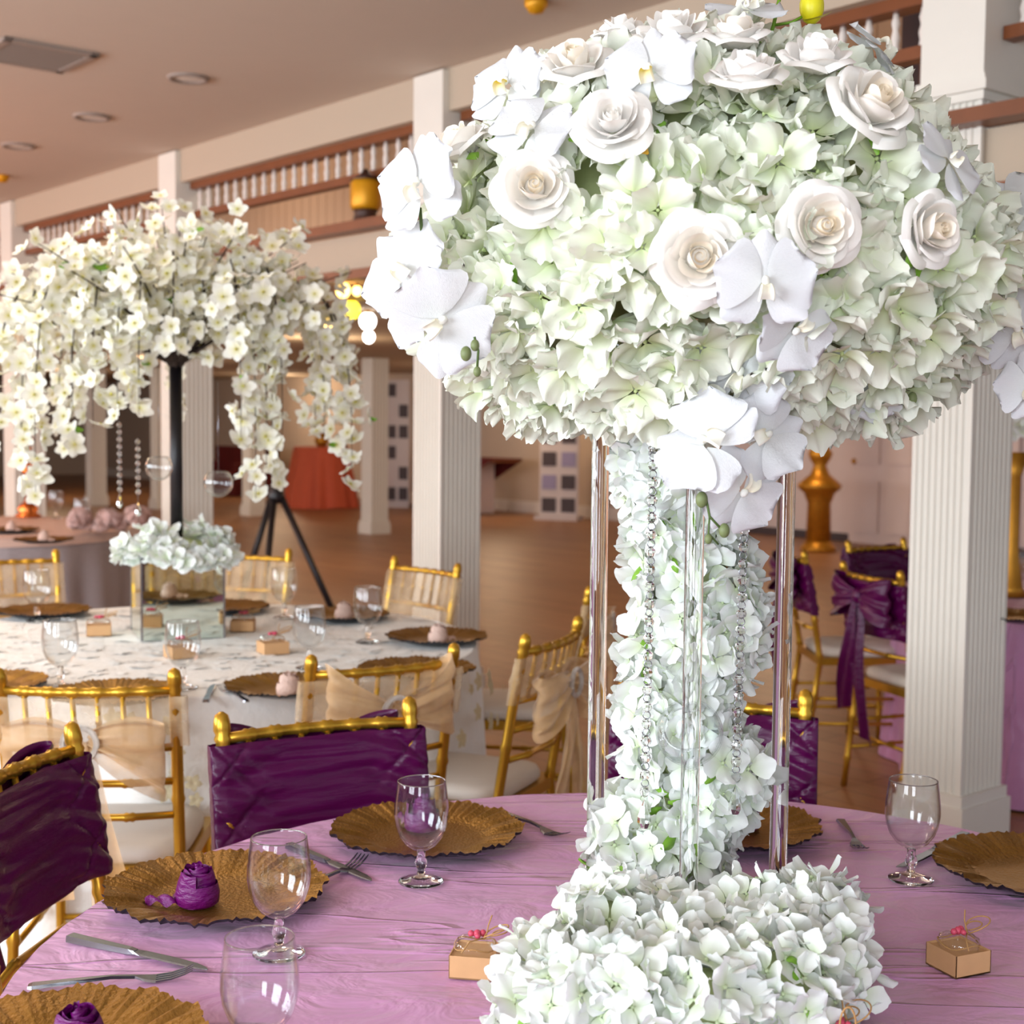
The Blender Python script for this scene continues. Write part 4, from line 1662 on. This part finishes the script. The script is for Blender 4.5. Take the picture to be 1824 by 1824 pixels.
# ---- twisting hydrangea column inside the stand ---------------------
colm = thing('flower_garland', 'twisting white hydrangea column hanging inside the acrylic stand', 'flowers', (SC.x, SC.y, 0.80))
CB = V((SC.x, SC.y, 0.80))
path = [(1180, 730, 90), (1172, 800, 88), (1178, 860, 92), (1218, 920, 108), (1222, 980, 114), (1242, 1060, 130), (1248, 1110, 126), (1236, 1160, 134), (1206, 1220, 114), (1202, 1280, 120), (1240, 1340, 138), (1250, 1400, 140), (1190, 1450, 142), (1176, 1510, 140), (1172, 1580, 120)]
cp = [(at(x, y, 2.07), (r - 22) / F * 2.07) for x, y, r in path]
a = MB()
a.tube([p - CB for p, r in cp], [r * .62 for p, r in cp], 12)
part('moss_core', a, 'foam', colm)
pts = []
for i in range(520):
    t = (i + .5) / 520 * (len(cp) - 1.001)
    k = int(t)
    f = t - k
    c = cp[k][0].lerp(cp[k + 1][0], f)
    r = cp[k][1] + (cp[k + 1][1] - cp[k][1]) * f
    an = i * 2.399963
    n = V((cos(an), sin(an), R.uniform(-.3, .4)))
    p = c + V((cos(an), sin(an), 0)) * r * R.uniform(.82, 1.08)
    pts.append((p, n, R.uniform(.85, 1.25), n.normalized().dot((CAM - p).normalized())))
scatter(colm, CB, pts, HYW, HYWM, 'hydw', 290)
for k in range(40):
    t = R.uniform(0, len(cp) - 1.01)
    c = cp[int(t)][0].lerp(cp[int(t) + 1][0], t - int(t))
    an = R.uniform(pi, 2 * pi)
    n = V((cos(an), sin(an), R.uniform(-.5, .5)))
    link('leaf', LEAFM[0], colm, frame(n + V((R.gauss(0, .5), 0, R.gauss(0, .5))), R.uniform(0, 6), c + V((cos(an), sin(an), 0)) * cp[int(t)][1] * .95 - CB, R.uniform(.45, .75)))

# ---- hydrangea heads around the foot --------------------------------
base = thing('flower_wreath', 'mound of white hydrangea heads around the foot of the acrylic stand', 'flowers', (SC.x, SC.y - .2, TZ + .003))
BB = V((SC.x, SC.y - .2, TZ + .003))
heads = [(985, 1735, .058, .815), (975, 1810, .056, .80), (1085, 1665, .060, .83), (1120, 1790, .066, .815), (1030, 1790, .06, .815), (1255, 1800, .066, .81), (1215, 1700, .058, .81), (1380, 1770, .066, .815),
         (1450, 1680, .058, .82), (1440, 1635, .055, .82), (1350, 1640, .052, .815), (1190, 1650, .045, .805), (1468, 1740, .052, .81), (1390, 1705, .055, .825), (1320, 1710, .052, .81), (1180, 1745, .06, .815), (1130, 1625, .040, .80), (1070, 1620, .036, .81), (1472, 1625, .042, .805)]
pts = []
for (x, y, r, z) in heads:
    c = on(x, y, z)
    a = MB()
    a.sphere(c - BB, r * .70, 12, 8)
    part('moss_core', a, 'foam', base)
    n_ = int(4 * pi * r * r / (.00098))
    for i in range(n_):
        cz = 1 - 2 * (i + .5) / n_
        ph = i * 2.399963 + x
        s = sqrt(1 - cz * cz)
        n = V((s * cos(ph), s * sin(ph), cz))
        p = c + n * r * R.uniform(.88, 1.05)
        if p.z < TZ + .018:
            continue
        inside = any((p - on(hx, hy, hz)).length < hr_ * .72 for hx, hy, hr_, hz in heads)
        if inside:
            continue
        pts.append((p, n, R.uniform(.85, 1.15), n.dot((CAM - p).normalized()) - .5 * (p.y - 1.7)))
scatter(base, BB, pts, HYW, HYWM, 'hydw', 298)
for k in range(26):
    x, y, r, z = R.choice(heads)
    c = on(x, y, z)
    n = V((R.gauss(0, .5), -1, R.gauss(.4, .5))).normalized()
    link('leaf', LEAFM[0], base, frame(n, R.uniform(0, 6), c + n * r * .95 - BB, R.uniform(.3, .55)))

# ---- crystal strands and glass globe ---------------------------------
BEAD = MB(); BEAD.lathe([(.001, -.0078), (.0056, -.0045), (.0072, 0), (.0056, .0045), (.001, .0078)], 8)
BEADM = BEAD.mesh('bead', 'crystal', False)
RING = MB(); RING.torus((0, 0, 0), .0052, .0007, 14, 5)
RINGM = RING.mesh('link_ring', 'steel')
DROP = MB(); DROP.lathe([(.0006, .0), (.004, -.008), (.0092, -.024), (.0098, -.032), (.006, -.040), (.001, -.043)], 8)
DROPM = DROP.mesh('pendant', 'crystal', False)


def strand(x0, y0, x1, y1, d, label):
    p, q = at(x0, y0, d), at(x1, y1, d)
    t = thing('crystal_strand', label, 'bead strand', p, 0, 'crystal bead strands on the acrylic stand')
    n = int((q - p).length / .0235)
    for k in range(n):
        w = (q - p) * ((k + .5) / n)
        link('bead', BEADM, t, M.Translation(w) @ M.Rotation(k * .9, 4, 'Z') @ M.Scale(1.05, 4))
        link('link_ring', RINGM, t, M.Translation((q - p) * (k / n)) @ M.Rotation(pi / 2, 4, 'X') @ M.Rotation(.5 * (k % 2), 4, 'Z'))
    link('pendant', DROPM, t, M.Translation(q - p))


strand(1166, 720, 1148, 1425, 1.955, 'long crystal bead strand hanging left of the front acrylic rod')
strand(1326, 930, 1310, 1400, 1.965, 'shorter crystal bead strand hanging right of the front acrylic rod')
gp = at(1228, 1305, 1.965)
gl = thing('glass_globe', 'clear hanging glass globe with a round opening inside the acrylic stand', 'glass ornament', gp)
a = MB()
ro, ri = .048, .0455
prof = [(ro * sin(t), -ro * cos(t)) for t in [.02 + k * (2.5 - .02) / 16 for k in range(17)]]
prof += [(ri * sin(t), -ri * cos(t)) for t in [2.5 - k * (2.5 - .02) / 16 for k in range(17)]]
a.lathe(prof, 32)
part('globe', a, 'thinglass', gl, M.Rotation(radians(68), 4, 'X') @ M.Rotation(radians(-18), 4, 'Y'))
a = MB(); a.tube([(0, 0, .047), (0, 0, .27)], .0006, 4); part('thread', a, 'steel', gl)

# ================================================================ blossom tree on the lace table
vase_p = on(300, 1140, TZ)
vs = thing('mirrored_vase', 'square mirrored glass vase in the middle of the lace table', 'vase', (vase_p.x, vase_p.y + .12, TZ + .004), radians(22))
w = .265
for k in range(4):
    a = MB()
    a.box((0, -w / 2 + .003, w / 2), (w - .008, .006, w))
    part('mirror_panel', a, 'mirror', vs, M.Rotation(k * pi / 2, 4, 'Z'), smooth=False)
    a = MB()
    a.box((w / 2 - .002, -w / 2 + .002, w / 2), (.007, .007, w + .002))
    part('corner_edge', a, 'steel', vs, M.Rotation(k * pi / 2, 4, 'Z'), smooth=False)
VB = vs.location.copy()
vf = thing('flower_ring', 'ring of white hydrangea on top of the mirrored vase', 'flowers', (VB.x, VB.y, TZ + .27))
FB = V(vf.location)
pts = []
for i in range(230):
    an = i * 2.399963
    rd = .06 + .13 * sqrt((i % 23) / 23)
    hz = .055 + .03 * sin(an * 2) - .06 * (rd / .19) ** 2 + R.uniform(-.035, .02)
    p = FB + V((rd * cos(an), rd * sin(an), max(-.012, hz)))
    n = V((cos(an) * .7, sin(an) * .7, .7))
    pts.append((p, n, R.uniform(1.0, 1.4), n.normalized().dot((CAM - p).normalized())))
scatter(vf, FB, pts, HYW, HYWM, 'hydw', 150)
a = MB(); a.lathe([(.05, -.02), (.12, -.012), (.11, .03), (.04, .05)], 16); part('moss_core', a, 'foam', vf)

BLM = []
BLB = []
for k in range(5):
    a = MB()
    rr = random.Random(90 + k)
    for q in range(5):
        petal(a, .038 * rr.uniform(.9, 1.1), .56, rr.uniform(.1, .45), .05, rr.random(), M.Rotation(q * 2 * pi / 5 + rr.uniform(-.1, .1), 4, 'Z'), 4, 4, jag=0, t0=.75, tp=2.6)
    a.sphere((0, 0, .004), (.004, .004, .005), 6, 4)
    for j in range(30):
        a.t[-1 - j] = 1.0
    BLB.append(a)
    BLM.append(a.mesh('blossom', 'blossom'))
tree = thing('blossom_tree', 'tall artificial white blossom tree with black trunk rising from the mirrored vase', 'flowers', (VB.x, VB.y, TZ + .275))
TB = V(tree.location)
top = at(318, 660, VB.y)
a = MB()
a.lathe([(.021, -.01), (.021, top.z - TB.z + .02)], 16)
part('trunk', a, 'black', tree)
TT = V((0, 0, top.z - TB.z))
rr = random.Random(21)
bl = []
KX = VB.y / F

def twig(pts_, r0, nm='branch'):
    a = MB()
    a.tube(pts_, [r0 * (1 - .75 * i / (len(pts_) - 1)) for i in range(len(pts_))], 6)
    part(nm, a, 'bark', tree)


for sx, sy in ((-1, .2), (1, -.2), (.5, .8), (-.5, -.7), (.2, -.9)):
    twig([TT, TT + V((sx * .04, sy * .04, .05)), TT + V((sx * .11, sy * .11, .16))], .014, 'main_branch')
# branch tips laid out on a wide umbrella, then drooping strands below its rim
tips = []
for k in range(60):
    an = k * 2.399963 + rr.uniform(-.3, .3)
    rd = .60 * sqrt((k + .8) / 60)
    zt = .50 - .24 * (rd / .60) ** 1.6 + rr.uniform(-.12, .07)
    tips.append((an, rd, zt))
for an, rd, zt in tips:
    e = V((cos(an) * rd, sin(an) * rd, zt))
    mid = V((cos(an) * rd * .45, sin(an) * rd * .45, zt * .62 + .03))
    pth = [TT + V((cos(an) * .03, sin(an) * .03, .03)), TT + mid, TT + e]
    cur = [pth[0].lerp(pth[1], t).lerp(pth[1].lerp(pth[2], t), t) for t in [q / 7 for q in range(8)]]
    twig(cur, .006)
    for t in [q / 17 for q in range(4, 18)]:
        c = pth[0].lerp(pth[1], t).lerp(pth[1].lerp(pth[2], t), t)
        off = V((rr.gauss(0, .034), rr.gauss(0, .034), rr.gauss(.004, .034)))
        bl.append((c + off, V((off.x * 18, off.y * 18 - .5, .5 + off.z * 18))))
drops = [(-.56, -.1, .52), (-.50, .15, .42), (-.43, -.22, .64), (-.36, .05, .60), (-.36, -.3, .66), (-.26, -.25, .56), (-.20, .2, .45), (-.17, -.34, .50), (-.09, -.36, .48), (-.02, -.38, .46), (.08, -.36, .30), (.16, -.3, .26),
         (.27, -.3, .52), (.30, -.22, .72), (.335, -.12, .70), (.38, -.2, .50), (.44, .1, .46), (.50, -.12, .44), (.55, .05, .58), (.58, -.05, .50), (-.48, .3, .4), (.42, .3, .42), (.15, .42, .4), (-.1, .45, .42), (-.60, .02, .36), (.33, -.2, .62)]
for dx, dy, ln in drops:
    rd = sqrt(dx * dx + dy * dy)
    z0 = .44 - .26 * (rd / .60) ** 1.6
    p0 = TT + V((dx * .86, dy * .86, z0 + .03))
    pth = [p0, TT + V((dx * 1.02, dy * 1.02, z0 - .1)), TT + V((dx * 1.0, dy * 1.0, z0 - ln))]
    cur = [pth[0].lerp(pth[1], t).lerp(pth[1].lerp(pth[2], t), t) for t in [q / 7 for q in range(8)]]
    twig(cur, .004, 'hanging_branch')
    nb = int(ln / .021)
    for q in range(nb):
        t = (q + .7) / nb
        c = pth[0].lerp(pth[1], t).lerp(pth[1].lerp(pth[2], t), t)
        off = V((rr.gauss(0, .022), rr.gauss(0, .022), rr.gauss(0, .012)))
        bl.append((c + off, V((off.x * 25, off.y * 25 - .55, .35))))
pts = [(TB + p, n, rr.uniform(.75, 1.12), -(p.y)) for p, n in bl]
scatter(tree, TB, pts, BLB, BLM, 'blossom', 298, 'blossom', 'blossom_mass')
for k in range(60):
    p, n = rr.choice(bl)
    link('leaf', LEAFM[0], tree, frame(V((rr.gauss(0, 1), rr.gauss(0, 1), rr.gauss(0, 1))), 0, p, rr.uniform(.6, 1.0)))
for (x, y, r, d, lb) in ((389, 860, 26, 4.20, 'clear glass globe hanging right of the blossom tree trunk'), (283, 832, 24, 4.25, 'clear glass globe hanging left of the blossom tree trunk')):
    p = at(x, y, d)
    t = thing('glass_globe', lb, 'glass ornament', p, 0, 'glass globes hanging from the blossom tree')
    rr_ = r / F * d
    a = MB()
    pr = [(rr_ * sin(q), -rr_ * cos(q)) for q in [.02 + k * 2.45 / 14 for k in range(15)]] + [(rr_ * .95 * sin(q), -rr_ * .95 * cos(q)) for q in [2.47 - k * 2.45 / 14 for k in range(15)]]
    a.lathe(pr, 28)
    part('globe', a, 'thinglass', t)
    a = MB(); a.tube([(0, 0, rr_ * .8), (0, 0, .30)], .0008, 4); part('thread', a, 'steel', t)
for (x, y0, y1, lb) in ((212, 790, 880, 'slim crystal strand hanging below the blossoms at left'), (245, 820, 895, 'second slim crystal strand, nearer the trunk of the blossom tree')):
    d = 4.3
    p = at(x, y0 - 40, d)
    t = thing('crystal_strand', lb, 'bead strand', p, 0, 'crystal strands on the blossom tree')
    ln = (y1 - y0 + 40) / F * d
    a = MB(); a.tube([(0, 0, 0), (0, 0, -ln)], .0009, 4); part('thread', a, 'steel', t)
    for k in range(int(ln / .022)):
        link('bead', BEADM, t, M.Translation((0, 0, -.012 - k * .022)) @ M.Scale(1.15, 4))
    link('pendant', DROPM, t, M.Translation((0, 0, -ln)))

# ================================================================ things in the far hall
tp = at(492, 880, 9.2)
tr = thing('tripod_stand', 'black tripod stand behind the lace table, below the right blossoms', 'tripod', (tp.x, tp.y, 0))
for ang, rd in ((-20, .52), (150, .40), (258, .30)):
    a = MB()
    an = radians(ang)
    a.tube([(cos(an) * .03, sin(an) * .03, tp.z), (cos(an) * rd, sin(an) * rd, .012)], .022, 8)
    part('leg', a, 'black', tr)
a = MB(); a.lathe([(.05, tp.z - .06), (.06, tp.z - .02), (.045, tp.z + .05), (.02, tp.z + .07), (.018, 1.35)], 12); part('pole', a, 'black', tr)

# coral cocktail table
cp_ = on(572, 903, 0)
tb = thing('cocktail_table', 'tall round table under the coral sequin cloth', 'table', cp_)
a = MB(); a.lathe([(.02, .96), (.42, .96), (.43, .98), (.02, .985)], 24); part('tabletop', a, 'wood', tb)
a = MB(); a.lathe([(.25, 0), (.25, .03), (.04, .06), (.04, .96)], 16); part('pedestal', a, 'black', tb)
make_cloth(cp_, .44, .99, 'coral', 'coral sequin cloth draped to the floor over a cocktail table', None, 12, .985, .36, 9)
g = at(585, 772, cp_.y)
vz = thing('gold_vase', 'small gold vase on the coral table under the right blossoms', 'vase', (cp_.x + .02, cp_.y - .1, .992))
a = MB(); a.lathe([(.06, 0), (.09, .03), (.12, .10), (.09, .18), (.05, .22), (.07, .26)], 14); part('body', a, 'antique', vz)
a = MB(); a.tube([(0, 0, .2), (.05, 0, .42)], .018, 6); part('stick', a, 'darkwood', vz)

# maroon booth and the table with maroon overlay
def hth(name, lb, cat, px, py, rz=0.0):
    p = on(px, py, 0)
    t = tag(bpy.data.objects.new(name, None), lb, cat)
    C.objects.link(t)
    t.matrix_basis = M.Translation(p) @ HR.to_4x4() @ M.Rotation(rz, 4, 'Z')
    return t
so = hth('sofa', 'dark maroon sofa against the back wall between two pillars', 'sofa', 407, 880)
a = MB(); a.box((0, 0, .22), (2.0, .8, .40)); part('seat', a, 'maroon', so, smooth=False)
a = MB(); a.box((0, .36, .62), (2.0, .2, .55)); part('backrest', a, 'maroon', so, smooth=False)
for sx in (-1, 1):
    a = MB(); a.box((sx * .95, 0, .42), (.18, .8, .38)); part('armrest', a, 'maroon', so, smooth=False)
ct = hth('side_table', 'small cream cabinet with a pointed maroon cloth behind the middle column', 'table', 838, 915)
a = MB(); a.box((0, 0, .42), (.55, .5, .80)); part('cabinet', a, 'wallpink', ct, smooth=False)
a = MB(); a.box((0, 0, .84), (1.7, .6, .04)); part('tabletop', a, 'wood', ct, smooth=False)
a = MB()
for y0 in (-.31, .31):
    a.add([(-.86, y0, .865), (.86, y0, .865), (.1, y0 * 1.05, .40), (-.86, y0, .84), (.86, y0, .84), (.1, y0 * 1.09, .40)], [(0, 1, 2), (3, 5, 4), (0, 3, 4, 1), (1, 4, 5, 2), (2, 5, 3, 0)])
a.box((0, 0, .868), (1.72, .64, .012))
part('pointed_cloth', a, 'maroon', ct, smooth=False)
# two printed stands against the back wall
def banner(px, py, w, h, lb, cols, rows, m2, rz=0.0):
    t = hth('display_banner', lb, 'banner', px, py, rz)
    a = MB(); a.box((0, 0, h / 2 + .05), (w, .03, h)); part('panel', a, 'bandwhite', t, smooth=False)
    a = MB(); a.box((0, 0, .03), (w + .06, .3, .06)); part('base', a, 'bandwhite', t, smooth=False)
    for i in range(cols):
        for j in range(rows):
            a = MB()
            hh = h / rows
            a.box(((i - (cols - 1) / 2) * w / cols, -.02, .05 + hh * (j + .5)), (w / cols * .72, .012, hh * .62))
            part('printed_square', a, m2[(i + j) % len(m2)], t, smooth=False)
    return t
banner(995, 926, .60, 1.35, 'pale display banner with dark printed squares, left of the left acrylic rod', 2, 4, ['banddark', 'banddark', 'bandblue'], -.5)
banner(708, 903, .42, 2.05, 'tall pale display panel with dark printed blocks between two columns', 2, 6, ['banddark', 'banddark', 'bandwhite'], -.6)
# gold pedestal near the pale wall
gp_ = on(1457, 982, 0)
ped = thing('gold_pedestal', 'tall turned gold pedestal in front of the pale panelled wall', 'pedestal', gp_)
a = MB(); a.lathe([(.20, 0), (.20, .05), (.17, .08), (.15, .12)], 20); part('base', a, 'antique', ped)
a = MB(); a.lathe([(.14, .12), (.13, .55), (.16, .62), (.17, .66), (.24, .72), (.25, .76), (.17, .83), (.11, .88), (.07, .98), (.12, 1.06), (.14, 1.12), (.10, 1.18), (.13, 1.26), (.12, 1.5), (.10, 1.8)], 20); part('shaft', a, 'antique', ped)
a = MB(); a.lathe([(.10, 1.8), (.22, 1.88), (.24, 1.92), (.05, 1.93)], 20); part('top', a, 'antique', ped)
# dried-flower arrangement at the right edge
ap = on(1828, 1080, TZ)
ar = thing('gold_arrangement', 'beige and gold arrangement at the right edge behind the big column', 'flowers', (ap.x + .04, ap.y + .3, TZ + .004))
a = MB(); a.lathe([(.07, 0), (.05, .04), (.03, .2), (.03, .5), (.06, .6)], 16); part('stand', a, 'antique', ar)
for k in range(60):
    an, rd = k * 2.4, .05 + .16 * sqrt((k % 20) / 20)
    link('floret', HYWM[k % 8], ar, frame((cos(an), sin(an), R.uniform(-.4, 1)), 0, (rd * cos(an), rd * sin(an), .62 + R.uniform(0, .5)), 1.6))
# lit lamps and a glowing pillar reflection deep under the balcony
def wall_lamp(px, py, d, r, m, lb, name='hanging_lamp'):
    p = at(px, py, d)
    t = thing(name, lb, 'lamp', p, 0, 'glowing lamps under the balcony')
    a = MB(); a.sphere((0, 0, 0), (r, r, r * 1.1), 14, 9); part('bulb', a, m, t)
    a = MB(); a.lathe([(r * .5, r * .9), (r * .4, r * 1.3), (.01, r * 1.4)], 12); part('lamp_cap', a, 'antique', t)
    a = MB(); a.tube([(0, 0, r * 1.3), (0, 0, max(r * 1.5, 2.25 - p.z))], .008, 5); part('cord', a, 'black', t)
wall_lamp(611, 517, 8.2, .042, 'lampglow', 'warm glowing lamp bar left of the dome orchids')
wall_lamp(636, 518, 8.2, .028, 'lampglow', 'small warm glowing lamp beside the dome orchids')
wall_lamp(626, 552, 9.3, .06, 'lampyellow', 'yellow-green glowing lamp under the balcony')
wall_lamp(585, 572, 10.2, .045, 'lampglow', 'amber glowing lamp among the right blossoms')
wall_lamp(655, 572, 10.2, .06, 'pillarflare', 'bright white glow for a reflection on the pillar beside the dome orchids')  # this ball and the next glow in place of a reflection on the pillar
wall_lamp(657, 600, 10.9, .045, 'pillarflare', 'lower bright glow for a reflection on the pillar')
wall_lamp(14, 582, 11.5, .05, 'lampglow', 'warm lamp at the left edge beyond the blossoms')
